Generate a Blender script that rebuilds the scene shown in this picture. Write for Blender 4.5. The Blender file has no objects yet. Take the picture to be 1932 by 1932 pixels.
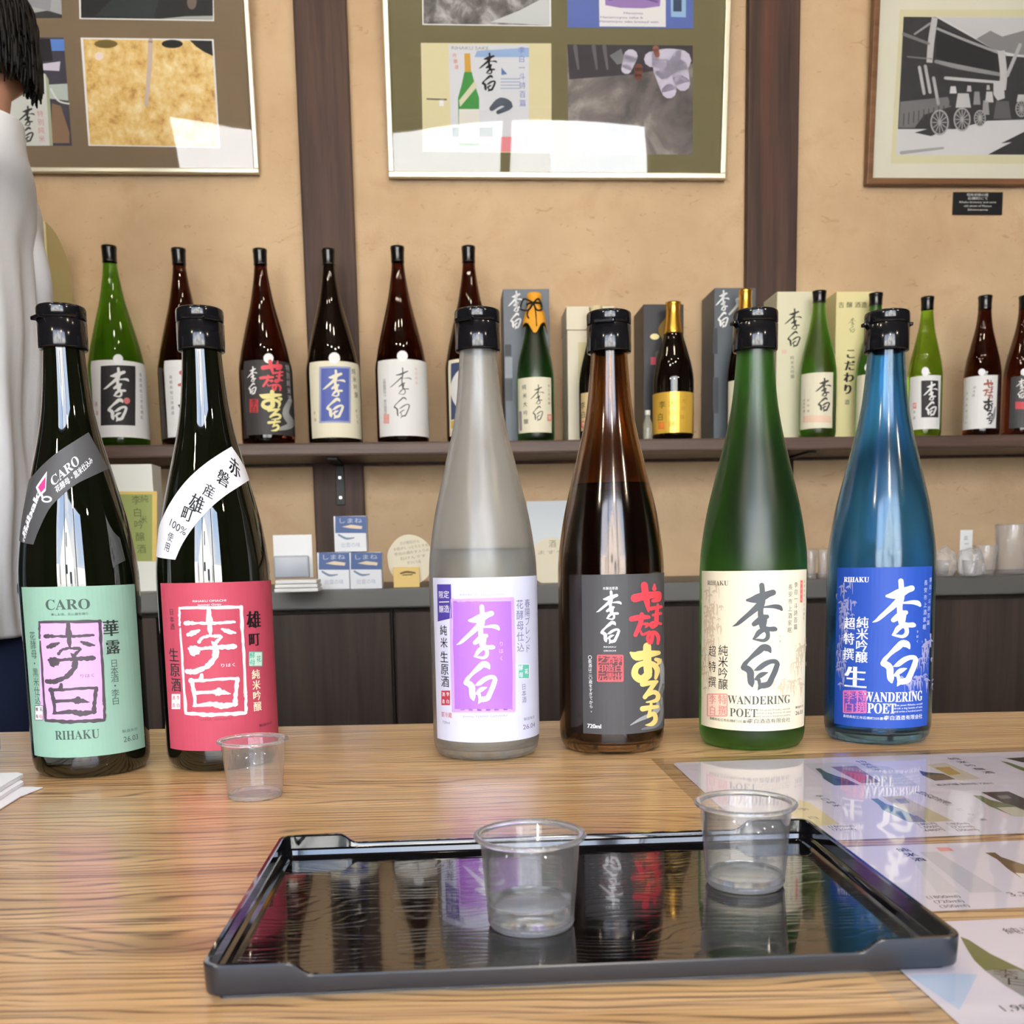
import bpy, bmesh, math, random
from mathutils import Vector, Matrix
random.seed(7)
S = bpy.context.scene
COL = S.collection
PI = math.pi

# ------------------------------------------------------------------ camera
ZT = 0.72                      # tasting counter top
CAMP = Vector((0, 0, ZT + 0.142))
FPX, PITCH, ROLL = 1935.0, math.radians(7.2), math.radians(1.1)
CF = Vector((0, math.cos(PITCH), -math.sin(PITCH)))
_u0 = Vector((0, math.sin(PITCH), math.cos(PITCH)))
CR = Vector((1, 0, 0)) * math.cos(ROLL) - _u0 * math.sin(ROLL)
CU = _u0 * math.cos(ROLL) + Vector((1, 0, 0)) * math.sin(ROLL)
cd = bpy.data.cameras.new('camera')
cd.sensor_width = 36
cd.lens = 36 * FPX / 1932
cd.shift_y = 322 / 1932        # the photo is the upper square of an upright frame
cd.clip_start = 0.02
cd.dof.use_dof = True
cd.dof.focus_distance = 0.66
cd.dof.aperture_fstop = 24
cam = bpy.data.objects.new('camera', cd)
COL.objects.link(cam)
cam.matrix_world = Matrix(((CR.x, CU.x, -CF.x, CAMP.x), (CR.y, CU.y, -CF.y, CAMP.y), (CR.z, CU.z, -CF.z, CAMP.z), (0, 0, 0, 1)))
S.camera = cam

# ------------------------------------------------------------------ world, sun, lamps, exposure
W = bpy.data.worlds.new('world'); S.world = W
W.use_nodes = True
wn = W.node_tree.nodes; wl = W.node_tree.links
bg = wn['Background']
tc = wn.new('ShaderNodeTexCoord')
sp = wn.new('ShaderNodeSeparateXYZ'); wl.new(tc.outputs['Generated'], sp.inputs[0])
rmp = wn.new('ShaderNodeValToRGB'); wl.new(sp.outputs['Z'], rmp.inputs[0])
rmp.color_ramp.elements[0].position = 0.0; rmp.color_ramp.elements[0].color = (0.82, 0.90, 1.0, 1)
rmp.color_ramp.elements[1].position = 0.7; rmp.color_ramp.elements[1].color = (0.34, 0.54, 0.92, 1)
nz = wn.new('ShaderNodeTexNoise'); nz.inputs['Scale'].default_value = 3.2; nz.inputs['Detail'].default_value = 5
wl.new(tc.outputs['Generated'], nz.inputs['Vector'])
cr2 = wn.new('ShaderNodeValToRGB'); wl.new(nz.outputs['Fac'], cr2.inputs[0])
cr2.color_ramp.elements[0].position = 0.45; cr2.color_ramp.elements[1].position = 0.62
mx = wn.new('ShaderNodeMixRGB'); wl.new(cr2.outputs[0], mx.inputs[0]); wl.new(rmp.outputs[0], mx.inputs[1])
mx.inputs[2].default_value = (1, 1, 1, 1)
wl.new(mx.outputs[0], bg.inputs['Color'])
bg.inputs['Strength'].default_value = 9.6

def light(name, kind, loc, energy, color, rot=(0, 0, 0), **kw):
    l = bpy.data.lights.new(name, kind)
    l.energy = energy; l.color = color
    for k, v in kw.items():
        setattr(l, k, v)
    o = bpy.data.objects.new(name, l)
    o.location = loc; o.rotation_euler = rot
    COL.objects.link(o)
    return o

light('sun', 'SUN', (0, 0, 8), 36.0, (1, .95, .88), (math.radians(-50), 0, math.radians(18)), angle=0.01)
WIN = dict(x0=-1.25, x1=1.4, z0=0.72, z1=2.42, y=-1.75)
pl = light('window_daylight', 'AREA', ((WIN['x0'] + WIN['x1']) / 2, WIN['y'] - 0.1, (WIN['z0'] + WIN['z1']) / 2), 1, (1, 1, 1),
           (math.radians(90), 0, 0), shape='RECTANGLE', size=WIN['x1'] - WIN['x0'], size_y=WIN['z1'] - WIN['z0'])
pl.data.cycles.is_portal = True
LAMPS = [(-1.1, 1.38), (-.5, 1.3), (.05, 1.4), (.65, 1.32), (-.85, .62), (-.25, .55), (.35, .66), (1.1, .6), (-.7, .2), (-.05, .12), (.6, .2)]
for lx, ly in LAMPS:                                   # two rows of small ceiling spots; front row added to brighten the counter
    light('spot_or_fill_lamp', 'POINT', (lx, ly, 2.5), (2.8 if ly > 1 else 4.0 if ly > .3 else 8.0), (1, .86, .68), shadow_soft_size=0.024)

for lx, ly in ((-.95, -.7), (.25, -.95), (1.25, -.55)):      # unseen warm fill added behind the camera for labels and lower wall
    light('warm_fill_lamp', 'POINT', (lx, ly, 1.88), 11.0, (1, .84, .64), shadow_soft_size=0.04)

S.view_settings.view_transform = 'Standard'
S.view_settings.look = 'None'
S.view_settings.gamma = 1
S.view_settings.use_curve_mapping = False
S.view_settings.exposure = 0.22
S.cycles.use_denoising = True
S.cycles.max_bounces = 14
S.cycles.transmission_bounces = 12
S.cycles.transparent_max_bounces = 12
S.cycles.glossy_bounces = 6
S.cycles.diffuse_bounces = 4
S.cycles.blur_glossy = 1.0
S.cycles.sample_clamp_indirect = 6

# ------------------------------------------------------------------ helpers
def lin(c):
    return tuple(((v / 255) / 12.92 if v / 255 <= .04045 else ((v / 255 + .055) / 1.055) ** 2.4) for v in c)

_M = {}
def C(rgb, rough=.55, spec=.3, metal=0, coat=0):
    """flat colour (sRGB 0-255) for prints, paper, cloth and paint"""
    k = (rgb, rough, spec, metal, coat)
    if k not in _M:
        m = bpy.data.materials.new('colour_%02x%02x%02x' % rgb)
        m.use_nodes = True
        b = m.node_tree.nodes['Principled BSDF']
        b.inputs['Base Color'].default_value = (*lin(rgb), 1)
        b.inputs['Roughness'].default_value = rough
        b.inputs['Specular IOR Level'].default_value = spec
        b.inputs['Metallic'].default_value = metal
        b.inputs['Coat Weight'].default_value = coat
        b.inputs['Coat Roughness'].default_value = .08
        _M[k] = m
    return _M[k]

def mat(name, base=(.8, .8, .8), rough=.5, **kw):
    m = bpy.data.materials.new(name)
    m.use_nodes = True
    b = m.node_tree.nodes['Principled BSDF']
    b.inputs['Base Color'].default_value = (*base, 1)
    b.inputs['Roughness'].default_value = rough
    for k, v in kw.items():
        b.inputs[k.replace('_', ' ')].default_value = v
    return m

def nodes(m):
    nt = m.node_tree
    return nt, nt.nodes, nt.links, nt.nodes['Principled BSDF']

def noise(nt, vec, scale, detail=4, rough=.55, dist=0):
    n = nt.nodes.new('ShaderNodeTexNoise')
    n.inputs['Scale'].default_value = scale; n.inputs['Detail'].default_value = detail
    n.inputs['Roughness'].default_value = rough; n.inputs['Distortion'].default_value = dist
    if vec is not None: nt.links.new(vec, n.inputs['Vector'])
    return n.outputs['Fac']

def mapped(nt, scale=(1, 1, 1), rot=(0, 0, 0), loc=(0, 0, 0)):
    t = nt.nodes.new('ShaderNodeTexCoord'); mp = nt.nodes.new('ShaderNodeMapping')
    mp.inputs['Scale'].default_value = scale; mp.inputs['Rotation'].default_value = rot; mp.inputs['Location'].default_value = loc
    nt.links.new(t.outputs['Object'], mp.inputs['Vector'])
    return mp.outputs['Vector']

def ramp(nt, fac, stops):
    r = nt.nodes.new('ShaderNodeValToRGB')
    e = r.color_ramp.elements
    while len(e) < len(stops): e.new(0.5)
    for el, (p, c) in zip(e, stops):
        el.position = p; el.color = (*c, 1) if len(c) == 3 else c
    nt.links.new(fac, r.inputs[0])
    return r.outputs[0]

def mix(nt, fac, a, b, mode='MIX'):
    n = nt.nodes.new('ShaderNodeMixRGB'); n.blend_type = mode
    for i, v in enumerate((fac, a, b)):
        if hasattr(v, 'is_output'): nt.links.new(v, n.inputs[i])
        elif i == 0: n.inputs[0].default_value = v
        else: n.inputs[i].default_value = (*v, 1)
    return n.outputs[0]

def mth(nt, op, a, b=0.0):
    n = nt.nodes.new('ShaderNodeMath'); n.operation = op
    for i, v in enumerate((a, b)):
        if hasattr(v, 'is_output'): nt.links.new(v, n.inputs[i])
        else: n.inputs[i].default_value = v
    return n.outputs[0]

def bump(nt, h, strength, dist=.002):
    n = nt.nodes.new('ShaderNodeBump'); n.inputs['Strength'].default_value = strength; n.inputs['Distance'].default_value = dist
    nt.links.new(h, n.inputs['Height'])
    return n.outputs[0]

def tag(o, label=None, cat=None, group=None, kind=None):
    if label: o['label'] = label
    if cat: o['category'] = cat
    if group: o['group'] = group
    if kind: o['kind'] = kind
    return o

def mesh(name, vs, fs, mats, parent=None, smooth=False, mi=None, loc=None):
    me = bpy.data.meshes.new(name)
    me.from_pydata([tuple(v) for v in vs], [], fs)
    for m in (mats if isinstance(mats, (list, tuple)) else [mats]): me.materials.append(m)
    if mi: me.polygons.foreach_set('material_index', mi)
    if smooth: me.polygons.foreach_set('use_smooth', [True] * len(me.polygons))
    me.update()
    o = bpy.data.objects.new(name, me); COL.objects.link(o)
    if parent: o.parent = parent
    if loc: o.location = loc
    return o

def from_bm(name, bm, mats, parent=None, smooth=False, loc=None, rotz=0):
    bmesh.ops.recalc_face_normals(bm, faces=bm.faces)
    me = bpy.data.meshes.new(name); bm.to_mesh(me); bm.free()
    for m in (mats if isinstance(mats, (list, tuple)) else [mats]): me.materials.append(m)
    if smooth: me.polygons.foreach_set('use_smooth', [True] * len(me.polygons))
    o = bpy.data.objects.new(name, me); COL.objects.link(o)
    if parent: o.parent = parent
    if loc: o.location = loc
    o.rotation_euler.z = rotz
    return o

def add_box(bm, x0, x1, y0, y1, z0, z1, bev=0, seg=2, mi=0):
    r = bmesh.ops.create_cube(bm, size=1)
    for v in r['verts']:
        v.co = Vector((x0 + (v.co.x + .5) * (x1 - x0), y0 + (v.co.y + .5) * (y1 - y0), z0 + (v.co.z + .5) * (z1 - z0)))
    fs = {f for v in r['verts'] for f in v.link_faces}
    for f in fs: f.material_index = mi
    if bev:
        es = list({e for v in r['verts'] for e in v.link_edges})
        bmesh.ops.bevel(bm, geom=es, offset=bev, segments=seg, affect='EDGES', profile=.6, material=mi)

def box(name, x0, x1, y0, y1, z0, z1, m, parent=None, bev=0, loc=None, rotz=0):
    bm = bmesh.new(); add_box(bm, x0, x1, y0, y1, z0, z1, bev)
    return from_bm(name, bm, m, parent, loc=loc, rotz=rotz)

def empty(name, loc, rotz=0, label=None, cat=None, group=None, rotx=0):
    o = bpy.data.objects.new(name, None); COL.objects.link(o)
    o.empty_display_size = .05
    o.location = loc; o.rotation_euler = (rotx, 0, rotz)
    return tag(o, label, cat, group)

def M_of(o):
    return Matrix.Translation(o.location) @ o.rotation_euler.to_matrix().to_4x4()

def lathe(name, prof, m, parent=None, n=64, smooth=True, mi=None, loc=None):
    """prof: (r, z) from the bottom up (or any open chain); r=0 ends close to a point."""
    vs, fs, rows = [], [], []
    for r, z in prof:
        if r < 1e-6:
            rows.append([len(vs)]); vs.append((0, 0, z))
        else:
            rows.append(list(range(len(vs), len(vs) + n)))
            vs += [(r * math.cos(2 * PI * k / n), r * math.sin(2 * PI * k / n), z) for k in range(n)]
    for a, b in zip(rows, rows[1:]):
        for k in range(n):
            k2 = (k + 1) % n
            if len(a) == 1 and len(b) == 1: continue
            if len(a) == 1: fs.append((a[0], b[k2], b[k]))
            elif len(b) == 1: fs.append((a[k], a[k2], b[0]))
            else: fs.append((a[k], a[k2], b[k2], b[k]))
    return mesh(name, vs, fs, m, parent, smooth, loc=loc)

def spline(prof, sub=4):
    out = []
    n = len(prof)
    for i in range(n - 1):
        p0, p1, p2, p3 = prof[max(i - 1, 0)], prof[i], prof[i + 1], prof[min(i + 2, n - 1)]
        for k in range(sub):
            t = k / sub
            out.append(tuple(.5 * (2 * b + (c - a) * t + (2 * a - 5 * b + 4 * c - d) * t * t + (3 * b - a - 3 * c + d) * t ** 3)
                             for a, b, c, d in zip(p0, p1, p2, p3)))
    out.append(tuple(prof[-1]))
    return out

# ------------------------------------------------------------------ pixel measurements -> places in the room
def ray(px, py):
    return CF + CR * ((px - 966) / FPX) + CU * ((1288 - py) / FPX)

def on_z(px, py, z):
    d = ray(px, py)
    return CAMP + d * ((z - CAMP.z) / d.z)

YAW = math.radians(3.8)
WE = Vector((math.cos(YAW), math.sin(YAW), 0))       # along the back wall
WN = Vector((math.sin(YAW), -math.cos(YAW), 0))      # out of the back wall
W0 = Vector((0, 2.175, 0))
def on_wall(px, py, t=0.0):
    d = ray(px, py)
    k = ((W0 + WN * t - CAMP).dot(WN)) / d.dot(WN)
    return CAMP + d * k
def wall_s(p):
    return (p - W0).dot(WE)
def wall_at(s, t, z):
    return W0 + WE * s + WN * t + Vector((0, 0, z))
def mpp(p):
    """metres per pixel at a point"""
    return (p - CAMP).dot(CF) / FPX

# ------------------------------------------------------------------ printing (lettering and pictures as thin geometry on a surface)
_T = {}
def glyphs(s):
    if s not in _T:
        c = bpy.data.curves.new('t', 'FONT'); c.body = s; c.resolution_u = 3
        o = bpy.data.objects.new('t', c); COL.objects.link(o)
        dg = bpy.context.evaluated_depsgraph_get()
        me = bpy.data.meshes.new_from_object(o.evaluated_get(dg))
        vs = [(v.co.x, v.co.y) for v in me.vertices]; fs = [tuple(p.vertices) for p in me.polygons]
        bpy.data.objects.remove(o); bpy.data.meshes.remove(me); bpy.data.curves.remove(c)
        if vs:
            xs = [v[0] for v in vs]; ys = [v[1] for v in vs]
            bb = (min(xs), max(xs), min(ys), max(ys))
        else: bb = (0, .5, 0, .5)
        _T[s] = (vs, fs, bb)
    return _T[s]

def serif(s):
    return ''.join(chr(0x1D400 + ord(c) - 65) if 'A' <= c <= 'Z' else (chr(0x1D41A + ord(c) - 97) if 'a' <= c <= 'z' else c) for c in s)

class Print:
    """flat artwork in surface metres (u, v); x, y arguments are in pixels of the photograph (through tf)"""
    def __init__(s, conv, mapf, off=.0002, step=.00006):
        s.conv, s.mapf, s.off, s.step = conv, mapf, off, step
        s.polys, s.mats, s.tf, s.hk = [], [], (1, 0, 0), 1.0
    def p(s, x, y):
        k, ox, oy = s.tf
        return s.conv(x / k + ox, y / k + oy)
    def unit(s, x, y):
        a = s.p(x, y - 4); b = s.p(x, y + 4)
        return math.hypot(a[0] - b[0], a[1] - b[1]) / 8
    def mi(s, m):
        if m not in s.mats: s.mats.append(m)
        return s.mats.index(m)
    def face(s, vs, fs, m, layer):
        s.polys.append((vs, fs, s.mi(m), layer))
    def uv(s, pts, m, layer=0):
        s.face(list(pts), [tuple(range(len(pts)))], m, layer)
    def poly(s, pts, m, layer=1):
        s.uv([s.p(*q) for q in pts], m, layer)
    def rect(s, x0, y0, x1, y1, m, layer=1):
        s.poly([(x0, y1), (x1, y1), (x1, y0), (x0, y0)], m, layer)
    def stroke(s, pts, m, layer=2, caps=True, sub=4):
        pts = [q if len(q) == 3 else (*q, pts[0][2]) for q in pts]
        q = spline(pts, sub) if len(pts) > 2 else [tuple(a + (b - a) * t / 3 for a, b in zip(pts[0], pts[1])) for t in range(4)]
        L, R = [], []
        for i, (x, y, w) in enumerate(q):
            a, b = q[max(i - 1, 0)], q[min(i + 1, len(q) - 1)]
            dx, dy = b[0] - a[0], b[1] - a[1]; l = math.hypot(dx, dy) or 1
            w = max(w, .01)
            L.append(s.p(x - dy / l * w / 2, y + dx / l * w / 2)); R.append(s.p(x + dy / l * w / 2, y - dx / l * w / 2))
        n = len(q)
        s.face(L + R, [(i, i + 1, n + i + 1, n + i) for i in range(n - 1)], m, layer)
        if caps:
            for x, y, w in (q[0], q[-1]):
                if w > .05: s.disc(x, y, w / 2, m, layer, 10)
    def disc(s, x, y, r, m, layer=1, n=24, ry=None):
        ry = ry or r
        s.poly([(x + r * math.cos(2 * PI * k / n), y - ry * math.sin(2 * PI * k / n)) for k in range(n)], m, layer)
    def art(s, strokes, src, dst, m, layer=2, jit=0):
        """strokes drawn in a source box (x0, y0, x1, y1), fitted to a target box"""
        kx = (dst[2] - dst[0]) / (src[2] - src[0]); ky = (dst[3] - dst[1]) / (src[3] - src[1]); kw = math.sqrt(abs(kx * ky))
        rnd = random.Random(9)
        for st in strokes:
            if jit and len(st) > 1: st = [(q[0] + rnd.uniform(-jit, jit), q[1] + rnd.uniform(-jit, jit), q[2] * rnd.uniform(.78, 1.25)) for q in spline(st, 5 if len(st) > 2 else 9)]
            s.stroke([(dst[0] + (q[0] - src[0]) * kx, dst[1] + (q[1] - src[1]) * ky, q[2] * kw) for q in st], m, layer)
    def text(s, t, x, y, h, m, layer=2, rot=0, sx=1.0, w=None, bold=0):
        """centred on x, y; h: glyph height in pixels (CJK body or capital height); w: fitted width in pixels"""
        vs, fs, bb = glyphs(t)
        if not fs: return
        cjk = any(ord(c) > 0x2E80 and ord(c) < 0x1D000 for c in t)
        u0, v0 = s.p(x, y)
        k = s.unit(x, y) * (s.hk if not w else 1) * h / (.92 if cjk else .69)
        kx = k * sx
        if w:
            a = s.p(x - w / 2, y); b = s.p(x + w / 2, y)
            kx = math.hypot(b[0] - a[0], b[1] - a[1]) / (bb[1] - bb[0])
        cx = (bb[0] + bb[1]) / 2; cy = .36 if cjk else .345
        c, sn = math.cos(rot), math.sin(rot)
        for off in ([0] if not bold else [-bold, 0, bold]):
            out = []
            for gx, gy in vs:
                a, b = (gx - cx + off) * kx, (gy - cy) * k
                out.append((u0 + a * c - b * sn, v0 + a * sn + b * c))
            s.face(out, fs, m, layer)
    def column(s, t, x0, y0, x1, y1, h, m, layer=2, sx=1.0, bold=0, rot=0):
        n = len(t)
        for i, ch in enumerate(t):
            if ch in ' 　': continue
            f = i / max(n - 1, 1)
            s.text(ch, x0 + (x1 - x0) * f, y0 + (y1 - y0) * f, h, m, layer, sx=sx, bold=bold, rot=rot + (PI / 2 if ch == 'ー' else 0))
    def seal(s, x, y, w, h, fg, bgm, chars, layer=2, border=True):
        s.rect(x - w / 2, y - h / 2, x + w / 2, y + h / 2, bgm, layer)
        if border:
            for a in ((-1, -1, 1, -1), (1, -1, 1, 1), (1, 1, -1, 1), (-1, 1, -1, -1)):
                s.stroke([(x + a[0] * w / 2, y + a[1] * h / 2, w * .06), (x + a[2] * w / 2, y + a[3] * h / 2, w * .06)], fg, layer + 1, caps=False)
        cols = len(chars)
        for i, cc in enumerate(chars):
            for j, ch in enumerate(cc):
                s.text(ch, x + w / 2 - (i + .5) * w / cols, y - h / 2 + (j + .5) * h / len(cc), min(h / len(cc), w / cols) * .95, fg, layer + 1, bold=.03)
    def build(s, name, parent, cut_u=.003, cut_v=None, back=None):
        bm = bmesh.new()
        for vs, fs, mi, layer in s.polys:
            b = [bm.verts.new((q[0], q[1], layer)) for q in vs]
            for f in fs:
                try:
                    fc = bm.faces.new([b[i] for i in f]); fc.material_index = mi
                except ValueError: pass
        for axis, cut in ((0, cut_u), (1, cut_v)):
            if not cut: continue
            cs = [v.co[axis] for v in bm.verts]; k0 = math.floor(min(cs) / cut) + 1
            nrm = [0, 0, 0]; nrm[axis] = 1
            while k0 * cut < max(cs):
                co = [0, 0, 0]; co[axis] = k0 * cut
                bmesh.ops.bisect_plane(bm, geom=bm.verts[:] + bm.edges[:] + bm.faces[:], plane_co=co, plane_no=nrm)
                k0 += 1
        bmesh.ops.delete(bm, geom=[v for v in bm.verts if not v.link_faces], context='VERTS')
        for v in bm.verts:
            v.co = s.mapf(v.co.x, v.co.y, s.off + s.step * v.co.z)
        me = bpy.data.meshes.new(name); bm.to_mesh(me); bm.free()
        for m in s.mats: me.materials.append(m)
        o = bpy.data.objects.new(name, me); COL.objects.link(o)
        o.parent = parent
        return o

def plane_print(o, y0, off=.0002, step=.00006):
    """artwork on the plane y = y0 of an object's own space, seen from -y"""
    Mi = M_of(o).inverted(); c = Mi @ CAMP; R3 = Mi.to_3x3()
    def conv(px, py):
        d = R3 @ ray(px, py); k = (y0 - c.y) / d.y
        return (c.x + d.x * k, c.z + d.z * k)
    return Print(conv, lambda u, v, f: (u, y0 - f, v), off, step)

def flat_print(o, z0, off=.0002, step=.00005):
    Mi = M_of(o).inverted(); c = Mi @ CAMP; R3 = Mi.to_3x3()
    def conv(px, py):
        d = R3 @ ray(px, py); k = (z0 - c.z) / d.z
        return (c.x + d.x * k, c.y + d.y * k)
    return Print(conv, lambda u, v, f: (u, v, z0 + f), off, step)

def lathe_print(o, prof, off=.0002, step=.00006):
    """artwork wrapped on a surface of revolution; u = angle * widest radius, 0 facing the camera"""
    base = o.location
    zs = [z for r, z in prof]; rs = [r for r, z in prof]
    R = max(rs)
    def rad(z):
        for i in range(len(zs) - 1):
            if zs[i] <= z <= zs[i + 1]:
                f = (z - zs[i]) / ((zs[i + 1] - zs[i]) or 1)
                return rs[i] + (rs[i + 1] - rs[i]) * f
        return rs[0] if z < zs[0] else rs[-1]
    a0 = math.atan2(CAMP.x - base.x, -(CAMP.y - base.y))
    c = CAMP - base
    D = math.hypot(c.x, c.y)
    def conv(px, py):
        d = ray(px, py); h = math.hypot(d.x, d.y); d = d / h
        ts = -(c.x * d.x + c.y * d.y)                      # nearest to the axis
        b = math.sqrt(max(c.x ** 2 + c.y ** 2 - ts * ts, 0))
        t0, t1 = ts - R, ts
        hit = None
        for k in range(41):
            t = t0 + (t1 - t0) * k / 40
            q = c + d * t
            if math.hypot(q.x, q.y) <= rad(q.z):
                lo, hi = t - (t1 - t0) / 40, t
                for _ in range(12):
                    md = (lo + hi) / 2; q = c + d * md
                    if math.hypot(q.x, q.y) <= rad(q.z): hi = md
                    else: lo = md
                hit = c + d * hi
                break
        if hit is None: hit = c + d * t1
        a = math.atan2(hit.x, -hit.y) - a0
        a = (a + PI) % (2 * PI) - PI
        return (a * R, hit.z)
    def mapf(u, v, f):
        a = u / R + a0; r = rad(v) + f
        return (r * math.sin(a), -r * math.cos(a), v)
    return Print(conv, mapf, off, step)

# brush-written two character name, traced as strokes (x, y, width)
BR_BOX = (105, 95, 938, 1880)
BRUSH = [
 [(590,125,88),(597,200,88),(600,300,95),(592,400,110),(575,500,92),(570,600,95),(588,700,110),(600,790,110),(625,850,110)],
 [(350,372,45),(430,365,100),(520,345,150),(610,310,140),(700,270,108),(775,245,100)],
 [(545,460,115),(450,545,95),(350,630,80),(250,715,72),(180,772,50),(108,806,8)],
 [(600,490,25),(700,480,45),(800,475,70),(880,492,82),(915,528,46)],
 [(462,768,80),(540,715,110),(610,670,120),(675,645,75)],
 [(640,700,80),(620,780,90)],
 [(600,830,90),(700,850,75),(790,850,85),(812,853,70)],
 [(610,860,80),(540,910,85),(490,975,60),(440,1018,14)],
 [(440,1018,14),(530,1030,42),(620,1040,55),(680,1000,70),(690,930,70),(665,870,80)],
 [(735,1235,30),(695,1175,110),(615,1155,110),(540,1215,105),(460,1280,80),(385,1350,62),(315,1425,78),(292,1490,95)],
 [(292,1485,100),(360,1515,112),(402,1570,118),(405,1650,112),(418,1740,108),(432,1795,40)],
 [(465,1535,14),(540,1502,78),(640,1430,88),(740,1388,76),(820,1392,78),(848,1440,80)],
 [(845,1430,84),(810,1540,92),(760,1650,92),(712,1750,98),(680,1785,80)],
 [(525,1862,10),(575,1795,95),(640,1782,100),(690,1765,96)],
 [(490,1680,46),(560,1622,82),(620,1592,68),(688,1570,14)],
 [(485,1680,36),(540,1692,60),(550,1765,50)]]
# the same name cut as a square seal
SE_BOX = (105, 155, 1195, 1815)
SEAL = [
 [(135,195,42),(600,185,46),(1080,178,52)],[(1085,180,54),(1110,550,48),(1130,900,45),(1155,1465,50)],[(1162,1505,48),(1165,1760,44)],
 [(1150,1768,45),(860,1782,58),(560,1790,62),(230,1770,50)],[(222,1768,45),(190,1350,38),(165,950,35),(135,495,28)],[(125,450,28),(120,190,32)],
 [(578,200,70),(590,400,90),(610,600,38)],[(215,420,62),(280,415,66),(400,420,40),(590,420,52),(800,410,44),(985,400,44)],
 [(262,592,58),(340,562,70),(435,525,26)],[(790,510,28),(880,540,70),(1000,566,26)],
 [(430,700,48),(490,635,48),(600,612,38),(720,612,50),(782,625,36)],[(770,640,36),(710,690,50),(672,745,66)],[(625,690,20),(660,730,50)],
 [(265,795,44),(330,815,110),(370,835,140),(430,805,72),(560,790,44),(690,785,62),(850,775,70),(1000,770,70)],
 [(682,740,70),(695,850,88),(660,960,80),(560,1062,74),(440,1120,70),(320,1150,82),(240,1140,66)],
 [(470,1195,48),(465,1250,62)],[(305,1280,70),(550,1275,50),(800,1255,48),(1035,1250,48)],[(1030,1250,58),(1010,1450,60),(990,1640,70)],
 [(312,1290,60),(350,1450,58),(370,1650,58)],[(340,1662,28),(600,1635,70),(820,1658,96),(1005,1632,60)],
 [(360,1465,50),(620,1455,48),(740,1450,112),(830,1462,56),(920,1475,16)]]
# heavy brush kana of the black label: upper word, lower word
OR_BOX = (45, 65, 440, 1800)
KANA_UP = [
 [(225,90,74),(240,200,72),(262,320,56),(275,412,18)],[(112,248,90),(250,218,80),(395,200,66)],[(398,205,66),(392,260,58),(330,280,36)],[(348,80,18),(345,135,48)],
 [(300,376,42),(430,352,34)],[(330,455,30),(425,432,30)],[(388,325,26),(375,430,46),(370,545,50)],[(370,570,40),(322,598,40),(305,560,34),(350,540,30),(425,560,28)],
 [(72,500,56),(170,482,60),(278,478,38)],[(195,445,46),(178,560,52),(118,695,44)],[(200,560,20),(270,565,38),(240,602,16)],[(180,640,16),(205,690,30),(290,652,22)],
 [(330,665,38),(302,790,45),(265,740,36),(290,680,36),(350,665,40),(394,720,42),(388,800,30)]]
KANA_LO = [
 [(62,912,26),(130,950,100),(250,932,90),(398,912,46)],[(260,835,86),(260,1000,90),(272,1150,90)],
 [(270,1180,90),(190,1235,86),(112,1178,76),(132,1082,66),(220,1040,60),(330,1052,60),(380,1120,60),(362,1220,34)],[(365,992,40),(408,1010,50),(388,1052,24)],
 [(205,1292,60),(300,1276,50),(378,1262,32)],[(358,1270,48),(232,1450,48)],[(230,1452,24),(330,1390,48),(390,1422,50),(368,1490,46),(250,1512,14)],
 [(205,1592,60),(300,1576,50),(385,1566,36)],[(308,1535,32),(280,1680,38)],[(268,1690,26),(340,1652,48),(360,1720,50),(320,1775,48),(242,1790,10)]]

# ------------------------------------------------------------------ materials of the room
def plaster():
    m = mat('plaster', rough=.9, Specular_IOR_Level=.15); nt, n, l, b = nodes(m)
    v = mapped(nt)
    big = noise(nt, v, 2.2, 5, .6); mid = noise(nt, v, 9, 6, .65, .6); fine = noise(nt, v, 160, 3)
    straw = noise(nt, mapped(nt, (14, 14, 30), (.4, .9, .5)), 2.5, 3, .5, 1.5)
    c = ramp(nt, big, [(.3, lin((178, 150, 118))), (.7, lin((206, 180, 147)))])
    c = mix(nt, mth(nt, 'MULTIPLY', ramp_f(nt, mid, .52, .72), .45), c, lin((176, 142, 110)))
    c = mix(nt, mth(nt, 'MULTIPLY', ramp_f(nt, straw, .66, .72), .35), c, lin((150, 110, 74)))
    l.new(c, b.inputs['Base Color'])
    l.new(bump(nt, mth(nt, 'ADD', fine, mth(nt, 'MULTIPLY', mid, 2.0)), .35, .002), b.inputs['Normal'])
    return m

def ramp_f(nt, fac, a, b):
    r = nt.nodes.new('ShaderNodeMapRange'); r.inputs['From Min'].default_value = a; r.inputs['From Max'].default_value = b
    nt.links.new(fac, r.inputs['Value'])
    return r.outputs['Result']

def dark_wood(name, c0, c1, c2, axis='z', rough=.55, streak=.3, spec=.3):
    m = mat(name, rough=rough, Specular_IOR_Level=spec); nt, n, l, b = nodes(m)
    sc = {'z': (26, 26, 1.3), 'x': (1.3, 26, 26), 'y': (26, 1.3, 26)}[axis]
    v = mapped(nt, sc)
    g = noise(nt, v, 1.6, 6, .6, .4); g2 = noise(nt, v, 7, 3)
    c = ramp(nt, g, [(.3, c0), (.7, c1)])
    c = mix(nt, mth(nt, 'MULTIPLY', ramp_f(nt, noise(nt, v, .45, 2), .62, .75), streak), c, c2)
    l.new(c, b.inputs['Base Color'])
    l.new(bump(nt, mth(nt, 'ADD', g, g2), .25, .002), b.inputs['Normal'])
    return m

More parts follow.
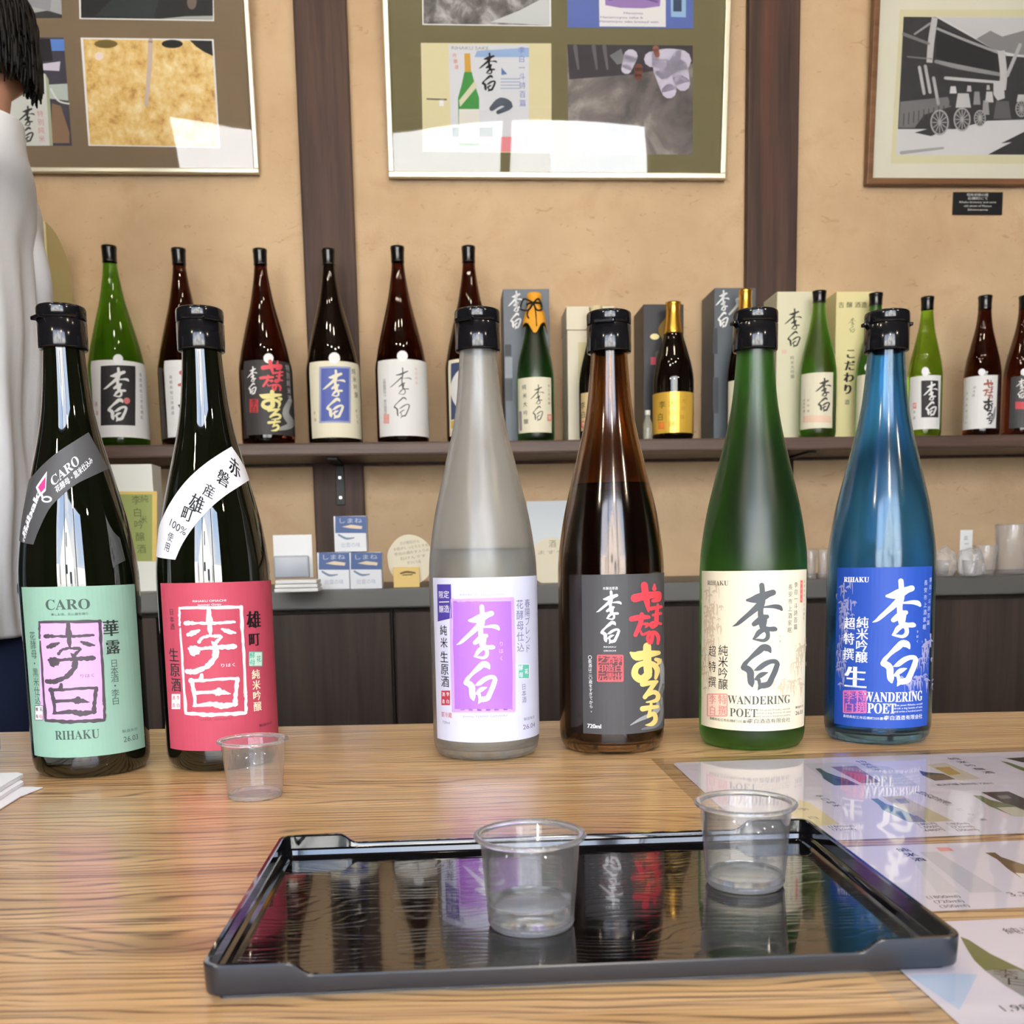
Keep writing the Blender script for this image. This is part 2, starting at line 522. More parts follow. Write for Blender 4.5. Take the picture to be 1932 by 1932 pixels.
def oak():
    m = mat('oak_counter', rough=.36, Specular_IOR_Level=.4, Coat_Weight=.4, Coat_Roughness=.14)
    nt, n, l, b = nodes(m)
    t = n.new('ShaderNodeTexCoord'); P = t.outputs['Object']
    s = n.new('ShaderNodeSeparateXYZ'); l.new(P, s.inputs[0])
    X, Y = s.outputs[0], s.outputs[1]
    wob = noise(nt, mapped(nt, (1.6, 5.5, 1)), 2.2, 3, .5)
    # a knot bends the grain around it
    kx = mth(nt, 'MULTIPLY', mth(nt, 'SUBTRACT', X, -.130), 26.0); ky = mth(nt, 'MULTIPLY', mth(nt, 'SUBTRACT', Y, -.122), 62.0)
    r2 = mth(nt, 'ADD', mth(nt, 'MULTIPLY', kx, kx), mth(nt, 'MULTIPLY', ky, ky))
    knot = mth(nt, 'DIVIDE', 1.0, mth(nt, 'ADD', 1.0, r2))
    yy = mth(nt, 'ADD', Y, mth(nt, 'MULTIPLY', wob, .085))
    yy = mth(nt, 'ADD', yy, mth(nt, 'MULTIPLY', knot, .022))
    ring = mth(nt, 'SINE', mth(nt, 'MULTIPLY', yy, 1050.0))
    ring = mth(nt, 'ADD', mth(nt, 'MULTIPLY', ring, .5), .5)
    ring2 = mth(nt, 'ADD', mth(nt, 'MULTIPLY', mth(nt, 'SINE', mth(nt, 'MULTIPLY', yy, 171.0)), .5), .5)
    pores = noise(nt, mapped(nt, (7, 640, 1), (0, 0, .02)), 1.0, 4, .65)
    tone = noise(nt, mapped(nt, (1.2, 9, 1)), 2.0, 3)
    c = ramp(nt, tone, [(.3, lin((196, 152, 102))), (.5, lin((218, 176, 122))), (.72, lin((232, 194, 142)))])
    c = mix(nt, mth(nt, 'MULTIPLY', mth(nt, 'MULTIPLY', mth(nt, 'POWER', ring, 4.0), ramp_f(nt, pores, .38, .54)), .9), c, lin((88, 58, 36)))
    c = mix(nt, mth(nt, 'MULTIPLY', mth(nt, 'POWER', ring2, 4.0), .25), c, lin((126, 86, 52)))
    c = mix(nt, mth(nt, 'MULTIPLY', ramp_f(nt, pores, .55, .66), .7), c, lin((110, 76, 48)))
    c = mix(nt, mth(nt, 'MULTIPLY', ramp_f(nt, pores, .36, .28), .5), c, lin((214, 178, 132)))
    c = mix(nt, mth(nt, 'MULTIPLY', ramp_f(nt, knot, .45, 1.0), .6), c, lin((96, 62, 40)))
    l.new(c, b.inputs['Base Color'])
    l.new(bump(nt, mth(nt, 'ADD', pores, mth(nt, 'MULTIPLY', ring, .3)), .22, .0008), b.inputs['Normal'])
    return m

PLASTER = plaster()
PILLAR = dark_wood('pillar_wood', lin((48, 34, 29)), lin((84, 62, 53)), lin((120, 66, 46)), 'z', .6, .55)
SHELFW = dark_wood('shelf_wood', lin((62, 46, 40)), lin((98, 78, 69)), lin((84, 60, 50)), 'x', .42)
CABW = dark_wood('cabinet_wood', lin((38, 29, 24)), lin((66, 52, 44)), lin((60, 46, 38)), 'z', .6)
CTOPW = mat('cabinet_top', lin((84, 82, 79)), .45)
DARKW = dark_wood('room_wood', lin((34, 25, 20)), lin((58, 44, 36)), lin((50, 36, 28)), 'x', .7)
OAK = oak()
BLACK = mat('black_plastic', (.006, .006, .007), .14)
METAL = mat('black_metal', (.012, .012, .012), .45, Metallic=.6)
CHROME = mat('screw_metal', (.6, .6, .6), .3, Metallic=1.0)

def wall_box(name, s0, s1, t0, t1, z0, z1, m, bev=0, parent=None, loc=None):
    """a box along the back wall: s along it, t out of it"""
    return box(name, s0, s1, -t1, -t0, z0, z1, m, bev=bev, loc=W0, rotz=YAW)

# ------------------------------------------------------------------ the room shell
def st(o): return tag(o, kind='structure')
st(box('floor', -2.7, 2.8, -1.85, 2.6, -.06, 0, mat('floor_tile', lin((92, 84, 76)), .6)))
st(box('ceiling', -2.7, 2.8, -1.85, 2.6, 2.72, 2.82, DARKW))
st(wall_box('wall_back', -2.75, 2.85, -.12, 0, 0, 2.72, PLASTER))
st(box('wall_left', -2.7, -2.6, -1.85, 2.0, 0, 2.72, DARKW))
st(box('wall_right', 2.7, 2.8, -1.85, 2.35, 0, 2.72, DARKW))
bm = bmesh.new()
yw0, yw1 = WIN['y'] - .1, WIN['y']
add_box(bm, -2.7, WIN['x0'], yw0, yw1, 0, 2.72); add_box(bm, WIN['x1'], 2.8, yw0, yw1, 0, 2.72)
add_box(bm, WIN['x0'], WIN['x1'], yw0, yw1, 0, WIN['z0']); add_box(bm, WIN['x0'], WIN['x1'], yw0, yw1, WIN['z1'], 2.72)
st(from_bm('wall_front', bm, DARKW))
bm = bmesh.new()
for x in (WIN['x0'], -.42, .5, WIN['x1'] - .05):
    add_box(bm, x, x + .05, yw0 + .02, yw1 - .02, WIN['z0'], WIN['z1'])
add_box(bm, WIN['x0'], WIN['x1'], yw0 + .02, yw1 - .02, WIN['z0'], WIN['z0'] + .05)
add_box(bm, WIN['x0'], WIN['x1'], yw0 + .02, yw1 - .02, WIN['z1'] - .05, WIN['z1'])
st(from_bm('window_1', bm, DARKW))

# the two posts of the back wall
for nm, (xa, ya), (xb, yb) in (('trim_1', (573, 500), (671, 500)), ('trim_2', (1409, 500), (1504, 500))):
    a, b = on_wall(xa, ya, .025), on_wall(xb, yb, .025)
    st(wall_box(nm, wall_s(a), wall_s(b), 0, .025, 0, 2.72, PILLAR, .004))

# outside the window: street, fence and a white gabled house
st(box('exterior_ground', -14, 14, -20, -1.86, -.15, -.02, mat('paving', lin((176, 172, 166)), .8)))
bm = bmesh.new()
pr = [(-2.6, 0), (2.2, 0), (2.2, 3.6), (-.2, 5.9), (-2.6, 3.6)]
f0 = [bm.verts.new((x, -10, z)) for x, z in pr]; f1 = [bm.verts.new((x, -15, z)) for x, z in pr]
bm.faces.new(f0); bm.faces.new(f1[::-1])
for i in range(5):
    j = (i + 1) % 5
    f = bm.faces.new((f0[i], f1[i], f1[j], f0[j])); f.material_index = 1 if i in (2, 3) else 0
add_box(bm, -.75, -.1, -10.02, -9.95, 1.9, 2.9, mi=2); add_box(bm, .6, 1.3, -10.02, -9.95, .2, 2.1, mi=2)
add_box(bm, -.35, -.05, -10.02, -9.95, 4.2, 4.8, mi=2)
add_box(bm, 2.9, 7.5, -13, -10.5, 0, 2.8, mi=0); add_box(bm, -8, -3.4, -14, -11, 0, 3.2, mi=0)
st(from_bm('exterior_house', bm, [C((236, 234, 228), .8), C((92, 96, 104), .7), C((60, 66, 74), .3)]))
bm = bmesh.new()
for i in range(46):
    add_box(bm, -5 + i * .22, -4.86 + i * .22, -6.05, -6, 0, 1.0)
add_box(bm, -5, 5.1, -6.1, -6.05, .25, .35); add_box(bm, -5, 5.1, -6.1, -6.05, .7, .8)
st(from_bm('exterior_fence', bm, C((225, 225, 222), .7)))

# ------------------------------------------------------------------ tasting counter
ctr = empty('tasting_counter', (0, .49, 0), math.radians(.4), 'oak tasting counter with visible grain carrying the six bottles and the tray', 'counter')
o = box('counter_top', -1.5, 1.6, -.37, .372, ZT - .045, ZT, OAK, ctr, .003)
box('front_panel', -1.45, 1.55, -.25, -.21, 0, ZT - .045, DARKW, ctr)
box('rear_panel', -1.45, 1.55, .31, .35, 0, ZT - .045, DARKW, ctr)

# ------------------------------------------------------------------ bottles
B720 = [(0, .005), (.024, .0035), (.031, .0), (.0345, .0012), (.0368, .0048), (.0378, .010), (.038, .016), (.038, .06), (.038, .12)] + \
       spline([(.038, .12), (.0377, .134), (.0364, .147), (.033, .168), (.0286, .187), (.0241, .2056), (.0195, .2242), (.0161, .2428), (.0141, .2613), (.0129, .277), (.0127, .284)], 4)[1:] + [(.0127, .300)]
B18 = [(0, .006), (.034, .004), (.043, .0), (.047, .002), (.0493, .007), (.05, .014), (.05, .08), (.05, .135)] + \
      spline([(.05, .135), (.0492, .145), (.0464, .159), (.0420, .182), (.0327, .2200), (.0222, .261), (.0157, .296), (.0122, .322), (.0116, .336)], 4)[1:] + [(.0116, .357)]

def scaled(prof, kr, kz): return [(r * kr, z * kz) for r, z in prof]

def shell(prof, th=.0024, zlow=.007):
    inner = [(max(r - th, .001), z) for r, z in prof if z > zlow + .002 and r > th + .004]
    return prof + inner[::-1] + [(inner[0][0] * .9, zlow), (0, zlow)]

def clear_sheet(name, tint, rough, haze=.0, hazecol=(.9, .9, .92), f0=.045):
    """thin clear plastic or glass: straight-through transparency plus Fresnel gloss and a little haze"""
    m = bpy.data.materials.new(name); m.use_nodes = True
    nt = m.node_tree; n = nt.nodes; n.remove(n['Principled BSDF'])
    t = n.new('ShaderNodeBsdfTransparent'); t.inputs[0].default_value = (*tint, 1)
    g = n.new('ShaderNodeBsdfGlossy'); g.inputs['Roughness'].default_value = rough
    d = n.new('ShaderNodeBsdfDiffuse'); d.inputs[0].default_value = (*hazecol, 1)
    lw = n.new('ShaderNodeLayerWeight')
    f = mth(nt, 'ADD', mth(nt, 'MULTIPLY', mth(nt, 'POWER', lw.outputs['Facing'], 4.0), .9), f0)
    h = mth(nt, 'ADD', mth(nt, 'MULTIPLY', mth(nt, 'POWER', lw.outputs['Facing'], 3.0), haze * 4), haze)
    m1 = n.new('ShaderNodeMixShader'); nt.links.new(h, m1.inputs[0]); nt.links.new(t.outputs[0], m1.inputs[1]); nt.links.new(d.outputs[0], m1.inputs[2])
    m2 = n.new('ShaderNodeMixShader'); nt.links.new(f, m2.inputs[0]); nt.links.new(m1.outputs[0], m2.inputs[1]); nt.links.new(g.outputs[0], m2.inputs[2])
    nt.links.new(m2.outputs[0], n['Material Output'].inputs['Surface'])
    return m

def glass(name, col, rough=.02, ior=1.5, tr=1.0, **kw):
    return mat(name, col, rough, IOR=ior, Transmission_Weight=tr, **kw)

DARKGLASS = mat('black_olive_glass', (.003, .004, .0015), .025, IOR=1.75)
FROST = glass('frosted_clear_glass', (.93, .94, .92), .27, 1.45, .93)
SAKE = glass('clear_sake', (.93, .94, .89), .12, 1.33)
SAKE2 = glass('sake_in_brown', (.10, .06, .03), .02, 1.33)
BROWN = glass('brown_glass', (.42, .23, .10), .10, 1.55)
GREENF = glass('frosted_green_glass', (.06, .27, .03), .34, 1.5)
BLUEG = glass('blue_glass', (.24, .58, .95), .13, 1.45, 1.0)
SAKE3 = glass('sake_in_blue', (.45, .72, .98), .05, 1.33)

def flip_cap(parent, tabs):
    cap = lathe('cap', [(.0128, .2797), (.0152, .2797), (.0155, .2806), (.0155, .2972), (.0150, .2976), (.0150, .2982), (0, .2982)], BLACK, parent)
    lid = lathe('lid', [(0, .2983), (.0151, .2983), (.0155, .2988), (.0155, .3052), (.0151, .3064), (.0140, .307), (0, .3072)], BLACK, cap)
    for a, wide in tabs:
        bm = bmesh.new()
        add_box(bm, -wide / 2, wide / 2, -.0178, -.0140, .2972, .2996, .0006)
        t = from_bm('lip', bm, BLACK, cap, rotz=a)
    return cap

def sake_bottle(px, pyf, label, gl, shell_glass=False, fill=None, sake=None, tabs=(), cap=True):
    p = on_z(px, pyf, ZT)
    h = Vector((p.x, p.y, 0)); h.normalize()
    p = p + h * .031
    e = empty('sake_bottle', (p.x, p.y, ZT), 0, label, 'bottle', 'bottles standing on the oak counter')
    lathe('body', shell(B720) if shell_glass else B720 + [(0, .300)], gl, e)
    if fill:
        inner = [(r - .0025, z) for r, z in B720 if .009 < z < fill and r > .006]
        lathe('sake', [(0, .0075), (inner[0][0] * .9, .0075)] + inner + [(inner[-1][0] - .0002, fill), (0, fill)], sake, e)
    if cap: flip_cap(e, tabs)
    return e

def wrap_rect(P, x0, x1, yt, yb, m, layer=0, xc=None):
    """label paper: left/right edges at mid height, top and bottom at its middle"""
    ym = (yt + yb) / 2; xc = xc or (x0 + x1) / 2
    u0, u1 = P.p(x0, ym)[0], P.p(x1, ym)[0]
    v1, v0 = P.p(xc, yt)[1], P.p(xc, yb)[1]
    P.uv([(u0, v0), (u1, v0), (u1, v1), (u0, v1)], m, layer)
    return u0, u1, v0, v1

INK = C((48, 50, 52), .5); BLK = C((22, 22, 24), .5); WHT = C((246, 247, 250), .5); PAPER = C((240, 240, 236), .6)
RED = C((196, 62, 66), .5); GREEND = C((66, 84, 78), .5)

# 1 -- mint label
b1 = sake_bottle(177.5, 1466, 'dark glass bottle with mint green label and grey shoulder strip', DARKGLASS, tabs=[(-.75, .012)])
P = lathe_print(b1, B720); P.tf = (3.45, 0, 1000)
wrap_rect(P, 184, 912, 366, 1479, C((137, 175, 156), .6), xc=520)
P.text(serif('CARO'), 436, 484, 66, GREEND, w=285)
P.text('楽しお酒、花に露を宿り', 450, 548, 17, GREEND, w=240)
P.rect(262, 600, 672, 1235, C((226, 172, 228), .6), 1)
P.art(SEAL, SE_BOX, (252, 585, 692, 1257), C((78, 70, 78), .5), jit=4)
P.text('りはく', 568, 948, 24, GREEND, w=88)
P.text('華', 722, 640, 104, INK, bold=.03); P.text('露', 736, 762, 92, INK, bold=.03)
P.column('日本酒・李白', 742, 868, 752, 1112, 52, GREEND)
P.column('花酵母・黒米仕込', 213, 690, 248, 1108, 56, GREEND)
P.seal(257, 1190, 52, 92, BLK, PAPER, ('花力', '酵母'), 2); P.disc(268, 1212, 12, C((240, 170, 190)), 4)
P.text(serif('RIHAKU'), 498, 1333, 58, GREEND, w=285)
P.text('製造年月', 845, 1303, 20, GREEND, w=95); P.text('26.03', 853, 1354, 34, GREEND, w=92)
P.build('front_label', b1)
P = lathe_print(b1, B720); P.tf = (3.45, 0, 560)
P.stroke([(640, 1000, 270), (540, 1055, 255), (430, 1120, 240), (320, 1215, 225), (230, 1330, 210), (165, 1480, 195), (140, 1600, 160)], C((78, 78, 80), .5), 0, caps=False)
P.text(serif('CARO'), 425, 1130, 62, WHT, 2, rot=.55, w=205); P.text('花酵母・黒米仕込み', 495, 1155, 44, WHT, 2, rot=.53, w=285, bold=.03)
P.poly([(236, 1240), (262, 1300), (300, 1262), (308, 1135)], WHT, 2); P.poly([(250, 1240), (270, 1275), (296, 1245), (300, 1170)], C((238, 60, 130)), 3)
P.stroke([(272, 1285, 14), (285, 1325, 12)], WHT, 2); P.disc(306, 1318, 34, WHT, 2, ry=22); P.disc(306, 1318, 22, C((78, 78, 80)), 3, ry=11)
P.text('Rihaku', 208, 1385, 56, WHT, 2, rot=1.12, w=165, bold=.04); P.text('花酵母仕込', 200, 1440, 36, WHT, 2, rot=1.15, w=150, bold=.03)
P.build('neck_strip', b1, .003, .003)

# 2 -- pink label
b2 = sake_bottle(424, 1454, 'dark glass bottle with pink red label and white shoulder strip', DARKGLASS, tabs=[(.75, .011)])
P = lathe_print(b2, B720); P.tf = (3.45, 0, 1000)
wrap_rect(P, 1078, 1794, 340, 1434, C((182, 70, 90), .6), xc=1440)
P.text('RIHAKU OMACHI', 1362, 461, 14, WHT, w=215); P.text('Junmai Ginjo', 1362, 485, 12, WHT, w=155)
P.art(SEAL, SE_BOX, (1163, 492, 1612, 1212), WHT, jit=4)
P.text('りはく', 1485, 879, 24, WHT, w=90)
P.column('日本酒', 1118, 533, 1124, 630, 40, INK); P.column('生原酒', 1132, 815, 1146, 1008, 88, INK, bold=.02)
P.seal(1148, 1116, 56, 98, C((212, 86, 106)), WHT, ('李白', '酒造'), 2, border=False)
P.text('雄', 1652, 585, 112, BLK, bold=.035); P.text('町', 1656, 712, 88, BLK, bold=.035)
P.seal(1662, 839, 84, 92, C((84, 178, 158)), C((210, 232, 214)), ('花', '酵母'), 2)
P.column('純米吟醸', 1664, 940, 1676, 1148, 62, C((248, 232, 200)), bold=.03)
P.text('NAMA  GENSHU', 1402, 1232, 15, C((150, 50, 66)), w=215); P.text('製造年月', 1730, 1264, 18, INK, w=78)
P.build('front_label', b2)
P = lathe_print(b2, B720); P.tf = (5.084, 180, 840)
P.stroke([(1400, 165, 360), (1290, 235, 365), (1150, 330, 360), (1010, 450, 350), (890, 590, 330), (790, 740, 300), (715, 900, 260), (675, 1080, 190)], C((244, 244, 248), .5), 0, caps=False)
for ch, x, y, h, r in (('赤', 1335, 215, 165, -.45), ('磐', 1225, 320, 150, -.45), ('産', 1090, 440, 130, -.42), ('雄', 970, 560, 165, -.4), ('町', 885, 660, 140, -.35)):
    P.text(ch, x, y, h, BLK, 2, rot=r, bold=.02)
P.text('100%', 790, 785, 70, BLK, 2, rot=-.45, w=170); P.text('使', 722, 880, 85, BLK, 2, rot=-.3); P.text('用', 690, 975, 88, BLK, 2, rot=-.25)
P.build('neck_strip', b2, .003, .003)

# 3 -- frosted clear, lilac label
b3 = sake_bottle(919, 1435, 'frosted clear glass bottle with white and lilac label', FROST, True, .1455, SAKE, tabs=[(-.55, .013)])
P = lathe_print(b3, B720); P.tf = (3.864, 780, 1020)
wrap_rect(P, 160, 915, 268, 1472, C((214, 217, 238), .55), xc=530)
LIL = C((170, 112, 206), .5)
P.poly([(175, 318), (180, 590), (280, 566), (275, 318)], C((74, 62, 150)), 1)
P.column('限醸', 203, 395, 206, 500, 52, WHT); P.column('定造', 241, 393, 244, 498, 54, WHT)
P.stroke([(190, 448, 6), (262, 446, 6)], WHT, 2, caps=False)
P.text('RIHAKU   Hanamoyou', 500, 393, 14, C((178, 164, 214)), w=320)
P.rect(290, 440, 722, 1232, LIL, 1)
for st_ in ([(285,440,26),(500,430,22),(722,425,26)], [(722,425,22),(728,700,24),(732,1000,20),(730,1235,26)], [(730,1238,24),(500,1240,26),(292,1240,24)], [(292,1240,22),(284,900,24),(276,600,20),(285,430,24)]):
    P.stroke(st_, C((204, 164, 232)), 1)
P.art(BRUSH, BR_BOX, (315, 470, 630, 1195), C((250, 252, 255)), 2)
P.column('りはく', 640, 752, 640, 858, 34, C((250, 190, 220)))
VIO = C((118, 112, 150))
P.column('春陽ブレンド', 828, 458, 834, 785, 62, VIO); P.column('花酵母仕込', 774, 465, 780, 778, 68, VIO)
P.column('純米', 220, 655, 224, 745, 74, BLK, bold=.01); P.column('生原酒', 226, 850, 232, 1028, 82, BLK, bold=.01)
P.seal(238, 1146, 62, 106, C((244, 240, 244)), C((176, 60, 80)), ('李白', '酒造'), 2, border=False)
P.text('要冷蔵', 242, 1270, 38, C((196, 96, 110)), w=74); P.text('720ml', 240, 1325, 18, VIO, w=50)
P.seal(802, 953, 80, 104, WHT, C((98, 184, 168)), ('花', '酵母'), 2)
P.column('日本酒', 803, 1066, 806, 1160, 44, VIO)
P.text('Junmai NAMA GENSHU', 520, 1281, 15, C((158, 140, 196)), w=320)
P.text('製造年月', 845, 1294, 22, VIO, w=72); P.text('26.04', 846, 1350, 34, VIO, w=82)
P.build('front_label', b3)

# 4 -- brown glass, grey label
b4 = sake_bottle(1154.5, 1423, 'brown glass bottle with dark grey label and red and gold brush lettering', BROWN, True, .189, SAKE2, tabs=[(-.3, .014)])
P = lathe_print(b4, B720); P.tf = (3.864, 780, 1020)
wrap_rect(P, 1233, 1828, 246, 1412, C((72, 72, 74), .5), xc=1500)
P.text('本醸造原酒', 1435, 348, 22, WHT, w=108)
P.art(BRUSH, BR_BOX, (1333, 366, 1518, 756), WHT, 2)
P.text('RIHAKU', 1432, 775, 11, WHT, w=88); P.text('OROCHI', 1432, 803, 11, WHT, w=88)
P.seal(1435, 930, 182, 186, C((206, 92, 98)), C((92, 62, 66)), ('李白出', '酒造雲', '之印元'), 2)
P.column('○飲酒は二〇歳をすぎてから。', 1288, 852, 1298, 1238, 27, WHT)
P.text('720ml', 1318, 1352, 30, WHT, w=98, bold=.03)
P.tf = (6.44, 1180, 1090)
SM = C((150, 152, 154))
P.stroke([(430, 990, 20), (440, 1100, 60), (455, 1250, 70), (420, 1400, 60), (400, 1560, 70), (330, 1650, 60), (180, 1720, 40), (60, 1790, 10)], SM, 1)
P.stroke([(455, 1300, 30), (420, 1450, 50), (440, 1620, 40), (380, 1780, 60), (200, 1840, 20)], C((112, 113, 116)), 1)
P.art([[(x, y, w * 1.14) for x, y, w in s_] for s_ in KANA_UP], OR_BOX, (45, 65, 440, 1800), C((216, 66, 78)), 3)
P.art([[(x, y, w * 1.12) for x, y, w in s_] for s_ in KANA_LO], OR_BOX, (45, 65, 440, 1800), C((226, 202, 122)), 3)
P.column('島根県松江市李白酒造', 474, 100, 478, 860, 26, WHT)
P.build('front_label', b4)

# 5 -- green glass, cream label
b5 = sake_bottle(1417, 1415.5, 'frosted green glass bottle with cream label and black brush lettering', GREENF, tabs=[(-1.35, .008)])
CREAM = C((238, 228, 200), .6)
def poet(P, ink, wash, pink, blue):
    dx, dy = (0, 0)
    rnd = random.Random(3)
    A = (lambda x, y: (x, y)) if not blue else (lambda x, y: (1112 + (x - 165) * .905, y - 30))
    for cx, cy, sx_, sy_, n in ((232, 610, 62, 230, 66), (200, 920, 38, 220, 36), (845, 900, 40, 150, 34), (770, 1080, 100, 70, 36)):
        for k in range(n):
            x, y = A(rnd.gauss(cx, sx_ * .5), rnd.gauss(cy, sy_ * .45))
            ln = rnd.uniform(14, 80); wd = rnd.uniform(3, 11)
            P.stroke([(x, y, wd), (x + rnd.uniform(-5, 5), y + ln * .4, wd * rnd.uniform(.5, 1.3)), (x + rnd.uniform(-4, 4), y + ln, wd * .3)], wash, 1, sub=2)
            if k % 3 == 0: P.stroke([(x - 12, y + 6, wd), (x + 4, y - 5, wd * 1.6), (x + 16, y + 5, wd * .6)], wash, 1, sub=2)
    return A

P = lathe_print(b5, B720); P.tf = (3.715, 1280, 1000)
wrap_rect(P, 163, 888, 286, 1409, CREAM, xc=520)
poet(P, BLK, C((214, 196, 166)), None, False)
P.text(serif('RIHAKU'), 270, 371, 32, C((96, 92, 78)), w=140)
P.tf = (8.783, 1370, 1090)
P.art(BRUSH, BR_BOX, BR_BOX, C((84, 88, 92)), 2)
P.tf = (3.715, 1280, 1000)
P.column('純米吟醸', 314, 846, 314, 1082, 76, BLK); P.column('超特撰', 238, 850, 238, 1065, 74, BLK)
P.seal(275, 1226, 136, 152, C((232, 150, 140)), C((244, 214, 192)), ('特撰', '李白'), 2)
P.text(serif('WANDERING'), 574, 1193, 58, C((88, 86, 80)), w=432); P.text(serif('POET'), 455, 1281, 58, C((88, 86, 80)), w=192)
for i, tx in enumerate(('The poet Rihaku would', 'drink a big bottle of sake', 'and write a hundred poems.')):
    P.text(tx, 676, 1258 + 22 * i, 13, C((110, 108, 100)), w=218 + (i > 0) * 20)
P.text('島根県松江市石橋町335番地', 345, 1335, 20, INK, w=270); P.text('李白酒造有限会社', 645, 1338, 32, INK, w=290)
P.column('李白一斗詩百篇', 822, 385, 818, 680, 38, C((110, 104, 92))); P.column('長安市上酒家眠', 783, 400, 778, 702, 38, C((110, 104, 92)))
P.stroke([(860, 352, 16), (858, 508, 16)], C((230, 112, 96)), 2, caps=False); P.column('特別限定', 860, 375, 858, 485, 14, CREAM, 3)
P.column('島根県松江市石橋町', 880, 360, 876, 620, 20, C((150, 140, 122)))
P.column('りはく', 711, 745, 710, 812, 18, INK)
P.text('製造年月', 848, 1238, 16, INK, w=50); P.text('26.03', 846, 1278, 26, INK, w=48)
P.build('front_label', b5)

# 6 -- blue glass, blue label
b6 = sake_bottle(1653, 1404.5, 'translucent light blue glass bottle with royal blue label', BLUEG, True, .092, SAKE3, tabs=[(-1.5, .007), (1.6, .007)])
P = lathe_print(b6, B720); P.tf = (3.715, 1280, 1000)
wrap_rect(P, 1103, 1760, 262, 1388, C((38, 76, 168), .5), xc=1400)
poet(P, WHT, C((150, 150, 190)), None, True)
P.text(serif('RIHAKU'), 1243, 347, 36, WHT, w=172, bold=.02)
P.art(BRUSH, BR_BOX, (1360, 345, 1700, 1102), WHT, 2)
P.column('純米吟醸', 1290, 650, 1284, 892, 80, WHT, bold=.02); P.column('超特撰', 1200, 655, 1192, 870, 82, WHT, bold=.02)
P.text('生', 1238, 1036, 150, WHT, bold=.05)
P.seal(1238, 1203, 156, 152, C((206, 110, 160)), C((88, 74, 166)), ('特撰', '李白'), 2)
P.text(serif('WANDERING'), 1524, 1170, 68, WHT, w=396, bold=.01); P.text(serif('POET'), 1424, 1250, 70, WHT, w=196, bold=.01)
for i, tx in enumerate(('The poet Rihaku would', 'drink a big bottle of sake', 'and write a hundred poems.')):
    P.text(tx, 1620, 1224 + 22 * i, 13, WHT, w=190)
P.text('島根県松江市石橋町335番地', 1300, 1316, 20, WHT, w=300); P.text('李白酒造有限会社', 1590, 1314, 32, WHT, w=255)
P.column('李白一斗詩百篇', 1765, 350, 1748, 650, 34, C((200, 208, 236))); P.column('長安市上酒家眠', 1732, 370, 1722, 680, 36, C((200, 208, 236)))
P.column('りはく', 1674, 712, 1672, 780, 18, WHT)
P.build('front_label', b6)

# 7 -- a sliver of one more bottle at the left border
b7 = sake_bottle(-108, 1462, 'pale blue bottle whose side just enters the frame beside the napkins', glass('pale_blue_glass', (.35, .62, .85), .2, 1.4), tabs=[(0, .012)])

# ------------------------------------------------------------------ menu sheet (laminated), tray, cups, napkins
mo = on_z(1228, 1435, ZT)
menu = empty('menu_sheet', (mo.x, mo.y, ZT + .0003), math.radians(3.7), 'laminated sake menu sheet lying under the right end of the tray', 'menu')
film = clear_sheet('clear_film', (1, 1, 1), .05, 0)
nt = film.node_tree
g_ = [n for n in nt.nodes if n.type == 'BSDF_GLOSSY'][0]
nt.links.new(bump(nt, noise(nt, mapped(nt, (1, 1, 1)), 14, 2), .10, .004), g_.inputs['Normal'])
mesh('clear_film', [(0, -.43, .0009), (.303, -.43, .0009), (.303, 0, .0009), (0, 0, .0009)], [(0, 1, 2, 3)], film, menu)
MP = C((226, 220, 232), .5)
def rrect(x0, x1, y0, y1, r, n=5):
    pts = []
    for cx, cy, a in ((x1 - r, y1 - r, 0), (x0 + r, y1 - r, PI / 2), (x0 + r, y0 + r, PI), (x1 - r, y0 + r, 1.5 * PI)):
        pts += [(cx + r * math.cos(a + PI / 2 * k / n), cy + r * math.sin(a + PI / 2 * k / n)) for k in range(n + 1)]
    return pts
panels = []
for y0, y1 in ((-.205, -.011), (-.305, -.2165), (-.424, -.316)):
    P = flat_print(menu, 0.0, .0001, .00003)
    P.hk = .56
    P.uv(rrect(.012, .292, y0, y1, .006), MP, 0)
    panels.append(P)
def jug(P, pts, m): P.poly(pts, m, 2)
P = panels[0]; P.tf = (4.472, 1500, 1380)
TEAL, GRY, BGE, DKB = C((70, 96, 98)), C((206, 206, 218)), C((200, 188, 156)), C((72, 66, 60))
P.poly([(60, 270), (330, 455), (1050, 460), (800, 300), (420, 262)], GRY, 1)
P.poly([(170, 315), (212, 313), (262, 345), (350, 378), (430, 400), (545, 455), (335, 458), (240, 400), (222, 362)], TEAL, 2)
P.poly([(300, 300), (515, 293), (720, 432), (560, 440)], C((140, 112, 122)), 2); P.poly([(410, 338), (540, 334), (610, 392), (545, 432)], C((170, 74, 80)), 3)
P.poly([(330, 400), (430, 405), (500, 445), (390, 450)], DKB, 3)
P.column('特撰純米', 560, 258, 690, 325, 30, BLK); P.column('純米吟醸酒', 1340, 232, 1630, 348, 32, BLK)
P.poly([(1110, 282), (1265, 264), (1570, 400), (1380, 412)], C((214, 204, 184)), 1); P.poly([(1180, 308), (1300, 300), (1400, 360), (1300, 372)], C((196, 164, 96)), 2)
P.poly([(1045, 330), (1100, 345), (1250, 358), (1355, 405), (1180, 418), (1075, 372)], C((128, 112, 88)), 2); P.poly([(1050, 336), (1110, 346), (1250, 360), (1080, 372)], C((70, 74, 78)), 3)
P.poly([(1730, 250), (1800, 262), (1990, 330), (1990, 360), (1880, 318)], C((106, 122, 74)), 2); P.poly([(1770, 228), (1960, 218), (2050, 280), (1920, 262)], DKB, 2)
P.text('純米吟醸 超特撰 720ml', 1430, 446, 16, DKB, w=500)
